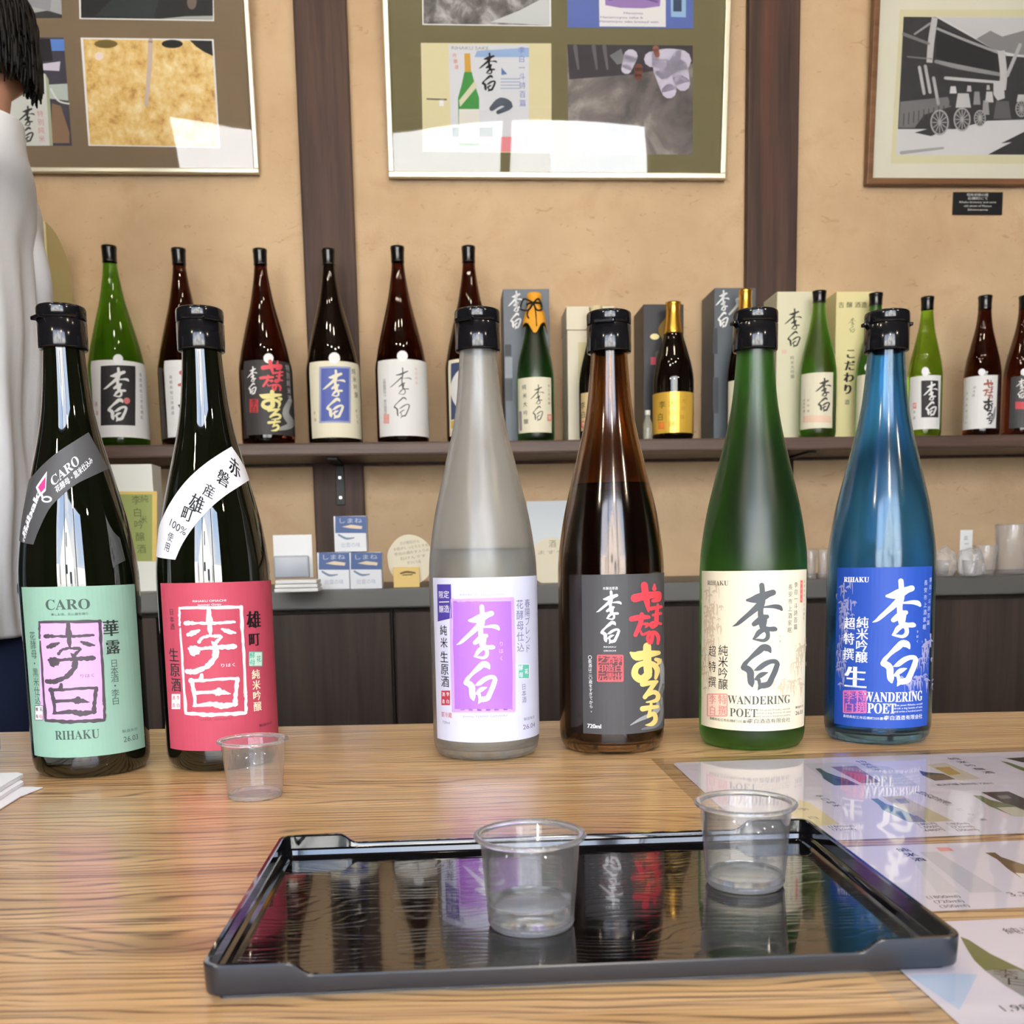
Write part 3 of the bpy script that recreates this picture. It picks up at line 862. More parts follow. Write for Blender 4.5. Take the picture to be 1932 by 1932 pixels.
P.poly([(640, 570), (700, 568), (760, 610), (880, 650), (1110, 766), (960, 768), (740, 664), (705, 620)], C((96, 132, 144)), 2)
P.poly([(735, 552), (905, 546), (1335, 758), (1120, 766), (900, 660)], BGE, 1); P.poly([(840, 572), (930, 568), (970, 606), (890, 612)], C((150, 146, 150)), 2)
P.poly([(930, 715), (1030, 712), (1110, 766), (980, 768)], C((140, 132, 120)), 3)
P.column('辛口純米', 205, 548, 350, 628, 30, BLK); P.column('特別純米酒', 1065, 520, 1270, 600, 34, BLK); P.column('にごり酒', 1300, 620, 1580, 745, 28, C((120, 118, 128)))
for i, (a, b) in enumerate((('2,801円', '(1800ml)'), ('1,500円', '(720ml)'), ('680円', '(300ml)'))):
    P.text(a, 1105 + 35 * i, 782 + 26 * i, 20, INK, w=170); P.text(b, 1370 + 40 * i, 780 + 26 * i, 16, INK, w=190)
P.text('(1800ml)', 385, 803, 16, INK, w=220); P.text('(720ml)', 410, 828, 16, INK, w=200)
P.poly([(1570, 515), (1800, 508), (2100, 640), (2100, 720), (1932, 690)], C((84, 76, 74)), 2); P.poly([(1700, 545), (1790, 540), (1830, 566), (1740, 572)], C((140, 134, 134)), 3)
P.poly([(1500, 542), (1570, 544), (1650, 580), (1850, 628), (2060, 720), (1850, 720), (1640, 632)], C((122, 130, 92)), 3); P.poly([(1700, 645), (1860, 640), (2060, 720), (1850, 722)], C((206, 202, 182)), 4)
P.poly([(30, 580), (120, 600), (380, 785), (180, 800), (-60, 700)], C((224, 208, 156)), 2); P.column('李白', 70, 660, 150, 730, 40, DKB, 3)
P = panels[1]; P.tf = (5.193, 1600, 1560)
P.poly([(640, 345), (760, 345), (1100, 650), (880, 660)], C((214, 212, 220)), 1); P.poly([(700, 250), (870, 245), (1520, 640), (1200, 650)], C((204, 203, 214)), 1)
P.poly([(860, 206), (985, 203), (1042, 238), (905, 243)], C((236, 160, 160)), 2)
P.column('純米酒', 540, 230, 690, 322, 60, BLK, bold=.02)
P.poly([(1340, 256), (1440, 254), (1500, 298), (1720, 372), (1950, 490), (1950, 640), (1720, 520), (1560, 410), (1460, 320)], C((122, 100, 72)), 2)
P.poly([(1640, 455), (1720, 460), (1900, 580), (1800, 590)], C((228, 226, 220)), 3)
for i, a in enumerate(('(1800ml)', '(720ml)', '(300ml)')): P.text(a, 928 + 55 * i, 688 + 45 * i, 24, INK, w=(340, 300, 300)[i])
P.text('3,300', 1740, 658, 62, INK)
P = panels[2]; P.tf = (5.193, 1600, 1560)
P.poly([(600, 1460), (1040, 1440), (1270, 1450), (1090, 1800)], C((190, 208, 234)), 1)
P.poly([(1100, 1080), (1180, 1110), (1400, 1250), (1720, 1405), (1980, 1560), (1500, 1480), (1340, 1410), (1235, 1310), (1165, 1200)], C((108, 114, 64)), 2)
P.poly([(1340, 1412), (1660, 1398), (2000, 1560), (2000, 1800), (1700, 1660), (1540, 1560)], C((150, 150, 150)), 3)
P.text('李', 1545, 1445, 150, BLK, 4, rot=-.5); P.text('白', 1660, 1525, 150, BLK, 4, rot=-.5)
P.text('純米', 1690, 1020, 95, BLK); P.text('1,980円', 1760, 1770, 120, INK, 2)
for i, P in enumerate(panels):
    P.build('printed_panel', menu, .02, None)

# tray: lacquered, rim higher at the four corners
TW, TL, TH, TMID = .2505, .1545, .0128, .0086
fl = on_z(378, 1825, ZT + .0125)
tray = empty('serving_tray', (fl.x, fl.y, ZT), math.radians(3.0), 'black lacquered serving tray with raised corners holding two clear cups', 'tray')
def tray_ring(d, n=6, rc=.006):
    r = max(rc - d, .0012)
    return rrect(d, TW - d, d, TL - d, r, n)
def tray_h(x, y):
    if y < .012 or y > TL - .012:
        e = min(x, TW - x)
        f = min(max((e - .0275) / .0075, 0), 1); f = f * f * (3 - 2 * f)
        return TH + (TMID - TH) * f
    return TH
def dens(pts):
    out = []
    for i, a in enumerate(pts):
        b = pts[(i + 1) % len(pts)]
        n = max(1, int(math.dist(a, b) / .002))
        out += [(a[0] + (b[0] - a[0]) * k / n, a[1] + (b[1] - a[1]) * k / n) for k in range(n)]
    return out
base = dens(tray_ring(0))
def inset(q, d):
    x, y = q; r = .006
    cx, cy = min(max(x, r), TW - r), min(max(y, r), TL - r)
    dx, dy = x - cx, y - cy
    l = math.hypot(dx, dy) or 1
    return (x - dx / l * d, y - dy / l * d)
sec = [(.004, lambda h: 0), (.004, lambda h: .0016), (.0028, lambda h: .0020), (.0004, lambda h: .0024), (0, lambda h: .0032), (-.0004, lambda h: h - .0006), (0, lambda h: h), (.0014, lambda h: h), (.0018, lambda h: h - .0006),
       (.0021, lambda h: .0068), (.0036, lambda h: .0062), (.0044, lambda h: .0042), (.0056, lambda h: .0036)]
vs, fs = [], []
N = len(base)
for d, f in sec:
    for q in base:
        x, y = inset(q, d); vs.append((x, y, f(tray_h(*q))))
for i in range(len(sec) - 1):
    for k in range(N):
        fs.append((i * N + k, i * N + (k + 1) % N, (i + 1) * N + (k + 1) % N, (i + 1) * N + k))
LACQ = mat('black_lacquer', (.004, .004, .005), .07, Coat_Weight=.5, Coat_Roughness=.03)
LACS = mat('lacquer_side_sky_tint', (.012, .016, .024), .28, IOR=1.7)  # outer faces: bluish sky reflection put into the base colour
o = mesh('rim', vs, fs, [LACS, LACQ], tray, True, [0 if i < 6 else 1 for i in range(len(sec) - 1) for k in range(N)])
o.data.set_sharp_from_angle(angle=math.radians(28))
LACF = mat('lacquer_grain', (.004, .0035, .0035), .045, Coat_Weight=.6, Coat_Roughness=.03)
nt, n_, l_, b_ = nodes(LACF)
s_ = n_.new('ShaderNodeSeparateXYZ'); tt = n_.new('ShaderNodeTexCoord'); l_.new(tt.outputs['Object'], s_.inputs[0])
wob = noise(nt, mapped(nt, (5, 14, 1)), 1.6, 2)
rg = mth(nt, 'SINE', mth(nt, 'MULTIPLY', mth(nt, 'ADD', s_.outputs[1], mth(nt, 'MULTIPLY', wob, .075)), 1150.0))
rg = mth(nt, 'POWER', mth(nt, 'ADD', mth(nt, 'MULTIPLY', rg, .5), .5), 5.0)
pr_ = noise(nt, mapped(nt, (45, 900, 1)), 1.0, 2)
l_.new(bump(nt, mth(nt, 'ADD', mth(nt, 'MULTIPLY', rg, -.6), mth(nt, 'MULTIPLY', pr_, .5)), .10, .0006), b_.inputs['Normal'])
q0 = dens(tray_ring(0))
mesh('floor_panel', [(*inset(q, .0055), .0037) for q in q0] + [(*inset(q, .0055), .0012) for q in q0],
     [tuple(range(N)), tuple(range(2 * N - 1, N - 1, -1))] + [(k, N + k, N + (k + 1) % N, (k + 1) % N) for k in range(N)], LACF, tray)

CLEAR = clear_sheet('clear_plastic', (.985, .985, .99), .06, .04)
CUPP = [(0, .0012), (.0128, .0012), (.0142, 0), (.0154, .0003), (.0161, .0022), (.0185, .0325), (.0188, .0333), (.0203, .0335), (.0208, .0341), (.0206, .0348),
        (.0198, .0351), (.0187, .0347), (.0180, .0337), (.0155, .0030), (.0148, .0024), (0, .0024)]
RIMG = glass('clear_rim', (.96, .965, .98), .05, 1.42, .9)
def cup(px, py, z, label, level=0):
    p = on_z(px, py, z); h = Vector((p.x, p.y, 0)).normalized()
    p = p + h * .0150
    e = empty('tasting_cup', (p.x, p.y, z + .0001), 0, label, 'cup', 'clear plastic tasting cups')
    lathe('cup_wall', CUPP[:7] + CUPP[12:], CLEAR, e, 72)
    lathe('rim', [(.0187, .0330)] + spline([(.0203, .0333), (.0210, .0340), (.0208, .0349), (.0198, .0352), (.0186, .0348)], 3) + [(.0181, .0340), (.0187, .0330)], RIMG, e, 72)
    lathe('base_ring', [(.0140, .0001), (.0155, .0004), (.0162, .0020), (.0156, .0030), (.0150, .0027), (.0144, .0024), (.0140, .0001)], RIMG, e, 72)
    if level:
        r0, r1 = .0147, .0153 + (level - .003) * .08
        lathe('sake', [(0, .00245), (r0, .00245), (.01535, .0031), (r1, level - .0006), (r1 + .0001, level), (r1 - .0012, level - .0004), (0, level - .0004)], SAKE, e, 48)
    return e
cup(483, 1513, ZT, 'clear plastic cup, empty, on the bare wood before the pink label bottle')
cup(1003, 1771, ZT + .0037, 'clear plastic cup with a little sake, on the tray nearer its front edge', .0095)
cup(1405, 1689, ZT + .0037, 'clear plastic cup on the tray near its back corner by the menu', .0050)

def slab(name, pts, z0, z1, m, parent):
    """a thin sheet with the outline given in photo pixels on the table"""
    w = [on_z(x, y, z0) for x, y in pts]; n = len(w); L = parent.location
    vs = [(q.x - L.x, q.y - L.y, z0 - L.z) for q in w] + [(q.x - L.x, q.y - L.y, z1 - L.z) for q in w]
    return mesh(name, vs, [tuple(range(n - 1, -1, -1)), tuple(range(n, 2 * n))] + [(k, (k + 1) % n, n + (k + 1) % n, n + k) for k in range(n)], m, parent)
npw = C((238, 238, 242), .8)
for lab, pts, z0, z1 in (('flat white paper sheet beneath the folded napkins', [(-160, 1478), (-20, 1487), (60, 1486), (81, 1487), (40, 1503), (0, 1528), (-90, 1580)], .0004, .0010),
                    ('folded white paper napkin, lower of the stacked two', [(-160, 1470), (-40, 1480), (38, 1477), (45, 1481), (20, 1496), (0, 1510), (-90, 1556)], .0012, .0034),
                    ('folded white paper napkin, topmost of the stacked two', [(-160, 1458), (-40, 1466), (34, 1464), (44, 1467), (18, 1482), (0, 1494), (-90, 1535)], .0037, .0062)):
    p0 = on_z(0, 1500, ZT)
    e = empty('paper_napkin', (p0.x, p0.y, ZT), 0, lab, 'napkin', 'white paper napkins on the counter')
    slab('paper', pts, ZT + z0, ZT + z1, npw, e)

# ------------------------------------------------------------------ back counter
ZC = CAMP.z - .055
TC = .43
wt = empty('back_worktop', W0 + Vector((0, 0, ZC)), YAW, 'long dark grey worktop below the bottle shelf', 'worktop')
box('top_board', -2.55, 2.65, -TC, -.001, -.033, 0, CTOPW, wt, .003)
sx = [wall_s(on_wall(x, 1250, .42)) for x in (303, 743)]
dw = sx[1] - sx[0]
labs = ['dark brown base cabinet behind the mint label bottle', 'dark brown base cabinet between the pink and lilac label bottles', 'dark brown base cabinet behind the lilac and grey label bottles',
        'dark brown base cabinet seen on both sides of the green bottle', 'dark brown base cabinet below the glass tumblers, beyond the blue bottle']
for i, lb in enumerate(labs):
    s0 = sx[0] + (i - 1) * dw
    e = empty('base_cabinet', W0 + WE * (s0 + dw / 2), YAW, lb, 'cabinet', 'cabinets under the back worktop')
    box('cabinet_body', -dw / 2 + .001, dw / 2 - .001, -TC + .035, -.005, 0, ZC - .0335, CABW, e)
    box('door', -dw / 2 + .004, dw / 2 - .004, -TC + .012, -TC + .034, .06, ZC - .041, CABW, e, .002)

# ------------------------------------------------------------------ bottle shelf
TS = .19
ZS = on_wall(700, 834, TS).z
ZS0 = on_wall(700, 859, TS).z
shelf = empty('bottle_shelf', W0 + Vector((0, 0, ZS)), YAW, 'long dark wooden shelf carrying the row of bottles and boxes', 'shelf')
box('shelf_board', -2.5, 2.6, -TS, -.026, ZS0 - ZS, 0, SHELFW, shelf, .004)
box('wall_batten', -2.5, 2.6, -.0255, -.001, ZS0 - ZS - .004, -.002, PILLAR, shelf)
for x in (641, 1488):
    s = wall_s(on_wall(x, 900, .03)); z1 = on_wall(x, 953, .03).z - ZS
    bm = bmesh.new()
    add_box(bm, s - .009, s + .009, -.030, -.0265, z1, ZS0 - ZS - .005, .001); add_box(bm, s - .009, s + .009, -.165, -.030, ZS0 - ZS - .0045, ZS0 - ZS - .0005)
    br = from_bm('bracket', bm, METAL, shelf)
    for zz in (z1 + .015, z1 + .055): box('screw', s - .003, s + .003, -.0315, -.0295, zz - .003, zz + .003, CHROME, br, .0008)

GREEN18 = glass('green_bottle_glass', (.13, .42, .03), .03, 1.4)
BROWN18 = glass('dark_brown_bottle_glass', (.050, .011, .005), .03, 1.45)
DARK18 = glass('near_black_bottle_glass', (.012, .007, .004), .03, 1.5, .6)
GFROST = glass('frosted_pale_green_glass', (.20, .42, .08), .3, 1.4)
FOIL = mat('black_foil', (.006, .006, .006), .2)
GOLD = mat('gold_foil', lin((232, 176, 74)), .25, Metallic=.9)

def shelf_bottle(cx, cxt, top, w, prof, gl, label, t=.12, cap=FOIL, capz=.075, base_y=829):
    p = on_wall(cx, base_y, t); H = on_wall(cxt, top, t).z - ZS
    zmax = prof[-1][1]
    pr = scaled(prof, (w / 2 * mpp(p)) / max(r for r, z in prof), H / zmax)
    e = empty('shelf_bottle', (p.x, p.y, ZS), 0, label, 'bottle', 'bottles on the wall shelf')
    lathe('body', pr + [(0, pr[-1][1])], gl, e, 48)
    if cap:
        zc = H * (1 - capz); rn = [r for r, z in pr if z >= zc - .02]
        rt = pr[-1][0]
        prf = [(rt * 1.05 + .0004, zc)] + [(r + .0007, z) for r, z in pr if z > zc and z < H * .99] + [(rt + .0012, H * .985), (rt + .0018, H * .99), (rt + .0016, H + .0012), (0, H + .0015)]
        lathe('cap_foil', prf, cap, e, 40)
    return e, lathe_print(e, pr, .0004, .00012)

CRM, WPL = C((236, 230, 204), .6), C((236, 236, 234), .6)
BK = C((44, 42, 44), .6)
# a: green 1.8 l
e, P = shelf_bottle(229, 206, 466, 104, B18, GREEN18, 'tall clear green bottle with white label and black panel, first in the row')
P.tf = (4.712, 150, 440)
wrap_rect(P, 118, 606, 1128, 1812, WPL, xc=345); P.disc(342, 1120, 44, WHT, 1)
P.rect(190, 1182, 495, 1712, BK, 1); P.art(BRUSH, BR_BOX, (212, 1195, 440, 1680), WPL, 2)
P.disc(420, 1490, 28, C((206, 110, 116)), 3); P.column('島根県松江市石橋町', 540, 1260, 555, 1640, 34, C((120, 120, 118))); P.column('清酒', 150, 1520, 156, 1600, 40, C((190, 120, 110)))
P.build('front_label', e, .006, .012)
# b
e, P = shelf_bottle(357, 348, 471, 100, B18, BROWN18, 'tall dark bottle with white label, half hidden by the pink label bottle')
P.tf = (4.712, 150, 440)
wrap_rect(P, 768, 1225, 1132, 1812, WPL, xc=1000); P.disc(990, 1124, 42, WHT, 1)
P.tf = (6.44, 0, 0); P.art(KANA_UP, OR_BOX, (2160, 4420, 2420, 5450), C((196, 92, 84)), 2); P.art(KANA_LO, OR_BOX, (2160, 4420, 2420, 5450), BK, 2)
P.tf = (4.712, 150, 440); P.column('島根県松江市酒造', 812, 1280, 830, 1600, 30, C((110, 110, 110)))
P.build('front_label', e, .006, .012)
# c
e, P = shelf_bottle(507, 495, 472, 98, B18, BROWN18, 'tall dark brown bottle with black label and red lettering, left of the thick post')
P.tf = (4.712, 150, 440)
wrap_rect(P, 1472, 1915, 1128, 1790, C((56, 54, 54)), xc=1690); P.disc(1680, 1112, 44, WHT, 1)
P.art(BRUSH, BR_BOX, (1490, 1185, 1580, 1440), WPL, 2); P.seal(1552, 1535, 76, 120, C((90, 40, 44)), C((176, 60, 64)), ('李白',), 2, border=False)
P.art(KANA_UP, OR_BOX, (1595, 1130, 1810, 1760), C((214, 82, 92)), 2); P.art(KANA_LO, OR_BOX, (1595, 1130, 1810, 1760), C((232, 222, 150)), 2)
P.column('特別純米酒', 1848, 1200, 1866, 1470, 56, C((190, 190, 190))); P.stroke([(1870, 1490, 40), (1830, 1600, 60), (1880, 1700, 60), (1780, 1740, 30)], C((150, 150, 150)), 1)
P.build('front_label', e, .006, .012)
# d
e, P = shelf_bottle(633, 621, 472, 99, B18, DARK18, 'tall black bottle with cream label and blue panel, in front of the thick post')
P.tf = (4.712, 550, 440)
wrap_rect(P, 170, 622, 1135, 1815, CRM, xc=395); P.disc(380, 1110, 50, WHT, 1)
P.rect(248, 1190, 525, 1690, C((150, 156, 190)), 1); P.rect(264, 1205, 510, 1672, C((84, 98, 168)), 2); P.art(BRUSH, BR_BOX, (275, 1215, 478, 1655), CRM, 3)
P.column('純米吟醸', 550, 1230, 575, 1440, 52, C((96, 92, 84))); P.column('松江市', 575, 1580, 585, 1680, 26, C((120, 116, 96))); P.column('清酒', 205, 1600, 212, 1660, 28, C((180, 120, 100)))
P.build('front_label', e, .006, .012)
# e
e, P = shelf_bottle(761, 752, 467, 97, B18, BROWN18, 'tall dark brown bottle with plain white label and thin black lettering')
P.tf = (4.712, 550, 440)
wrap_rect(P, 775, 1215, 1118, 1800, WPL, xc=990); P.disc(985, 1092, 48, WHT, 1)
P.art([[(x, y, w * .42) for x, y, w in s_] for s_ in BRUSH], BR_BOX, (870, 1190, 1070, 1650), C((70, 70, 72)), 2)
P.column('出雲國松江 李白酒造', 826, 1310, 836, 1590, 34, C((130, 130, 130))); P.seal(846, 1650, 48, 84, C((230, 180, 170)), C((226, 160, 156)), ('李白',), 2, border=False)
P.column('特別純米', 1105, 1210, 1110, 1330, 30, C((226, 180, 180)))
P.build('front_label', e, .006, .012)
# f
e, P = shelf_bottle(892, 885, 467, 97, B18, BROWN18, 'tall dark bottle with navy moon label, directly behind the lilac label bottle')
P.tf = (4.712, 550, 440)
wrap_rect(P, 1400, 1835, 1110, 1790, CRM, xc=1615); P.rect(1420, 1160, 1810, 1660, C((62, 72, 104)), 1); P.disc(1590, 1390, 175, C((226, 224, 222)), 2, ry=210); P.rect(1420, 1670, 1810, 1740, C((206, 170, 70)), 1)
P.art(BRUSH, BR_BOX, (1530, 1220, 1680, 1560), BK, 3)
P.build('front_label', e, .006, .012)
# j: green 720 with orange cloth cap, in front of the grey box
e, P = shelf_bottle(1012, 1008, 556, 70, B720, GREENF, 'green bottle with orange cloth hood and black cord, in front of the slate box', .155, None)
hh = e
P.tf = (4.6, 920, 500)
wrap_rect(P, 268, 552, 972, 1452, CRM, xc=410)
P.art([[(x, y, w * .55) for x, y, w in s_] for s_ in BRUSH], BR_BOX, (370, 1035, 490, 1360), C((72, 72, 66)), 2); P.column('純米大吟醸', 318, 1060, 335, 1360, 44, C((70, 70, 64)))
P.column('松江市石橋', 530, 1050, 532, 1200, 24, C((120, 116, 100))); P.seal(536, 1325, 40, 60, CRM, C((228, 150, 134)), ('李',), 2, border=False); P.stroke([(285, 1280, 24), (290, 1430, 20)], C((150, 136, 150)), 1)
P.build('front_label', e, .006, .012)
Hh = on_wall(1008, 556, .155).z - ZS
kk = Hh / .300
bm = bmesh.new()
vs, fs = [], []
n = 40
for i, (r, z) in enumerate([(0, 1.012), (.0125, 1.010), (.0150, 1.0), (.0150, .955), (.0135, .935), (.0145, .915), (.0205, .88), (.0245, .84), (.0265, .80)]):
    for k in range(n):
        a = 2 * PI * k / n
        q = abs(math.cos(a * 2))
        zz = z
        if z < .85: zz = z - (.075 if z < .82 else .03) * q ** 3
        vs.append((r * math.cos(a + PI / 2) * kk * (1 + .03 * math.sin(7 * a)), r * math.sin(a + PI / 2) * kk, zz * Hh))
    if i: fs += [((i - 1) * n + k, (i - 1) * n + (k + 1) % n, i * n + (k + 1) % n, i * n + k) for k in range(n)]
bm.free()
hood = mesh('cloth_hood', vs, fs, C((226, 160, 50), .8), hh, True)
cv = bmesh.new()
def tube(bm, pts, r, n=8):
    pts = [Vector(p) for p in spline([tuple(p) for p in pts], 5)] if len(pts) > 2 else [Vector(p) for p in pts]
    rows = []
    for i, p in enumerate(pts):
        d = (pts[min(i + 1, len(pts) - 1)] - pts[max(i - 1, 0)]).normalized()
        u = d.cross(Vector((0, 0, 1)));
        if u.length < .05: u = d.cross(Vector((0, 1, 0)))
        u.normalize(); v = d.cross(u)
        rows.append([bm.verts.new(p + (u * math.cos(2 * PI * k / n) + v * math.sin(2 * PI * k / n)) * (r(i / (len(pts) - 1)) if callable(r) else r)) for k in range(n)])
    for a, b in zip(rows, rows[1:]):
        for k in range(n): bm.faces.new((a[k], a[(k + 1) % n], b[(k + 1) % n], b[k]))
    bm.faces.new(rows[0][::-1]); bm.faces.new(rows[-1])
zc = .935 * Hh; rr = .0148 * kk
tube(cv, [(rr * math.cos(a), rr * math.sin(a), zc) for a in [k * 2 * PI / 12 for k in range(13)]], .0018)
for sx_ in (-1, 1):
    tube(cv, [(-.002, -rr, zc), (sx_ * .014 - .006, -rr - .004, zc + .006), (sx_ * .02 - .006, -rr - .004, zc - .012), (sx_ * .008 - .004, -rr - .005, zc - .014), (-.002, -rr - .001, zc)], .0016)
tube(cv, [(-.001, -rr - .001, zc), (.002, -rr - .006, zc - .02), (.003, -rr - .009, zc - .045)], .0013)
tube(cv, [(-.003, -rr - .001, zc), (-.014, -rr - .005, zc - .02), (-.011, -rr - .007, zc - .03)], .0013)
from_bm('cord', cv, C((20, 18, 18), .7), hh)
# l: dark bottle with cream label behind the brown bottle
e, P = shelf_bottle(1126, 1136, 580, 66, B720, DARK18, 'black bottle with tan label, before the cream carton and behind the brown bottle', .155, C((214, 200, 160), .5), .12)
P.tf = (4.6, 920, 500); wrap_rect(P, 812, 1080, 1100, 1430, C((214, 190, 140)), xc=950); P.column('李白', 828, 1220, 830, 1300, 60, BK); P.seal(832, 1385, 40, 60, CRM, C((214, 110, 80)), ('李',), 2, border=False)
P.build('front_label', e, .006, .012)
# n: black bottle, gold label
e, P = shelf_bottle(1270, 1272, 572, 76, B720, DARK18, 'black bottle with gold neck foil and gold label beside the black carton', .155, GOLD, .235)
P.tf = (4.6, 920, 500); wrap_rect(P, 1432, 1782, 1098, 1455, mat('gold_label', lin((236, 190, 78)), .3, Metallic=.35), xc=1610)
P.column('李白', 1515, 1215, 1500, 1320, 64, C((84, 66, 30))); P.seal(1510, 1395, 54, 64, C((236, 150, 60)), C((220, 120, 50)), ('李',), 2, border=False); P.column('大吟醸', 1600, 1200, 1600, 1380, 60, C((214, 164, 60)))
P.column('大吟醸', 1700, 1180, 1690, 1320, 40, C((206, 156, 58)))
P.build('front_label', e, .006, .012)
# p: gold necked bottle behind the green bottle
e, P = shelf_bottle(1404, 1404, 548, 66, B720, DARK18, 'bottle with gold neck foil, hidden behind the frosted green bottle', .155, GOLD, .24)
P.tf = (1, 0, 0); wrap_rect(P, 1374, 1434, 716, 800, CRM, xc=1404); P.build('front_label', e, .006, .012)
# r: frosted green
e, P = shelf_bottle(1541, 1542, 551, 68, B720, GFROST, 'frosted pale green bottle with cream label, between the two cream cartons', .155, FOIL, .07)
P.tf = (5.367, 1320, 500); wrap_rect(P, 1025, 1345, 1088, 1652, CRM, xc=1190); P.art(BRUSH, BR_BOX, (1170, 1145, 1330, 1490), C((70, 66, 58)), 2)
P.rect(1050, 1530, 1330, 1600, C((238, 206, 180)), 1); P.column('純米吟醸', 1060, 1370, 1060, 1480, 26, C((150, 130, 100))); P.column('超特撰', 1100, 1370, 1100, 1480, 26, C((150, 130, 100)))
P.build('front_label', e, .006, .012)
# t: green behind the blue bottle
e, P = shelf_bottle(1646, 1648, 555, 66, B720, GREENF, 'dark green bottle hidden behind the blue bottle', .155, FOIL, .08)
P.tf = (1, 0, 0); wrap_rect(P, 1616, 1676, 705, 812, CRM, xc=1646); P.disc(1640, 694, 9, WHT, 1); P.build('front_label', e, .006, .012)
# u
e, P = shelf_bottle(1742, 1744, 562, 62, B720, glass('lime_green_glass', (.26, .52, .04), .03, 1.4), 'clear lime green bottle with white label and black panel, next to the blue bottle', .14, FOIL, .085)
P.tf = (5.367, 1600, 500); wrap_rect(P, 622, 930, 1118, 1660, WPL, xc=790); P.disc(782, 1080, 38, WHT, 1, ry=48)
P.rect(742, 1172, 912, 1545, BK, 1); P.art(BRUSH, BR_BOX, (760, 1180, 905, 1535), WPL, 2); P.seal(676, 1425, 34, 60, WPL, C((226, 140, 130)), ('李',), 2, border=False); P.column('清酒', 672, 1490, 670, 1550, 30, C((130, 130, 130)))
P.build('front_label', e, .006, .012)
# v
e, P = shelf_bottle(1849, 1852, 560, 66, B720, BROWN18, 'clear brown bottle with white label, second from the end of the shelf', .14, FOIL, .09)
P.tf = (5.367, 1600, 500); wrap_rect(P, 1168, 1505, 1120, 1655, WPL, xc=1340); P.disc(1355, 1085, 36, WHT, 1)
P.art(KANA_UP, OR_BOX, (1365, 1160, 1470, 1610), C((150, 80, 70)), 2); P.art(KANA_LO, OR_BOX, (1365, 1160, 1470, 1610), BK, 2); P.column('純米酒', 1285, 1240, 1270, 1320, 30, C((150, 150, 150))); P.column('島根県松江市', 1210, 1300, 1195, 1600, 24, C((150, 150, 150)))
P.stroke([(1490, 1440, 10), (1470, 1540, 30), (1440, 1610, 10)], C((140, 140, 140)), 1)
P.build('front_label', e, .006, .012)
# w
e, P = shelf_bottle(1925, 1934, 560, 68, B720, BROWN18, 'brown bottle with dark label cut off by the frame, last on the shelf', .14, FOIL, .09)
P.tf = (5.367, 1600, 500); wrap_rect(P, 1640, 1900, 1122, 1645, C((70, 70, 72)), xc=1780); P.disc(1785, 1085, 36, WHT, 1); P.art(BRUSH, BR_BOX, (1700, 1150, 1800, 1355), WPL, 2); P.rect(1695, 1385, 1800, 1460, C((200, 80, 86)), 2)
P.build('front_label', e, .006, .012)
# small clear sample bottle by the black carton
p = on_wall(1222, 824, .165)
e = empty('sample_bottle', (p.x, p.y, ZS), 0, 'tiny clear sample bottle with pale liquid beside the black carton', 'bottle')
lathe('body', [(0, 0), (.0085, 0), (.009, .002), (.009, .03), (.0045, .042), (.004, .052), (0, .052)], clear_sheet('sample_glass', (.9, .9, .82), .1, .25, (.8, .8, .7)), e, 24)
lathe('cap', [(.0048, .047), (.0052, .048), (.0052, .056), (0, .0565)], C((226, 226, 214)), e, 20)

# ------------------------------------------------------------------ cartons on the shelf
def carton(l, r, top, label, m, depth=.085, t=.11, yaw=0, base_y=826, lid=None, name='gift_carton'):
    p = on_wall((l + r) / 2, base_y, t); H = on_wall((l + r) / 2, top, t).z - ZS; w = (r - l) * mpp(p)
    e = empty(name, (p.x, p.y, ZS), YAW + yaw, label, 'box', 'gift cartons on the shelf')
    box('carton', -w / 2, w / 2, 0, depth, 0, H if not lid else H - lid, m, e, .0015)
    if lid: box('carton_lid', -w / 2 - .0012, w / 2 + .0012, -.0012, depth + .0012, H - lid + .0006, H, m, e, .0015)
    P = plane_print(e, 0, .0004, .0001); h_ = H - (lid or 0)
    P.uv([(-w / 2 + .002, .002), (w / 2 - .002, .002), (w / 2 - .002, h_ - .002), (-w / 2 + .002, h_ - .002)], m, 0)
    return e, P
SLATE, INKY, IVORY = C((98, 106, 116), .45), C((40, 41, 46), .4), C((226, 218, 196), .6)
e, P = carton(954, 1040, 545, 'slate grey carton with white brush writing behind the orange hooded bottle', SLATE, .08)
P.tf = (4.6, 920, 500); P.art(BRUSH, BR_BOX, (176, 225, 300, 560), WHT, 1); P.rect(150, 690, 205, 790, C((62, 66, 72)), 1); P.rect(150, 990, 215, 1180, C((80, 86, 92)), 1); P.rect(150, 800, 215, 980, C((140, 146, 154)), 1)
P.build('front_print', e, None)
e, P = carton(1072, 1160, 578, 'ivory lidded carton directly behind the brown glass bottle', IVORY, .085, lid=.045)
P.tf = (4.6, 920, 500); P.rect(785, 670, 900, 1000, C((206, 196, 150)), 1)
P.build('front_print', e, None)
e, P = carton(1214, 1290, 574, 'black carton with small pale marks behind the gold label bottle', INKY, .10)
P.tf = (4.6, 920, 500); P.disc(1450, 622, 40, C((240, 226, 170)), 1, ry=26); P.rect(1415, 800, 1460, 865, C((176, 66, 86)), 1); P.stroke([(1560, 480, 50), (1520, 560, 80), (1530, 640, 30)], C((130, 104, 44)), 1); P.disc(1490, 780, 40, C((78, 76, 66)), 1)
P.build('front_print', e, None)
e, P = carton(1346, 1424, 543, 'dark grey carton with white brush writing behind the frosted green bottle', C((84, 92, 100), .45), .10)
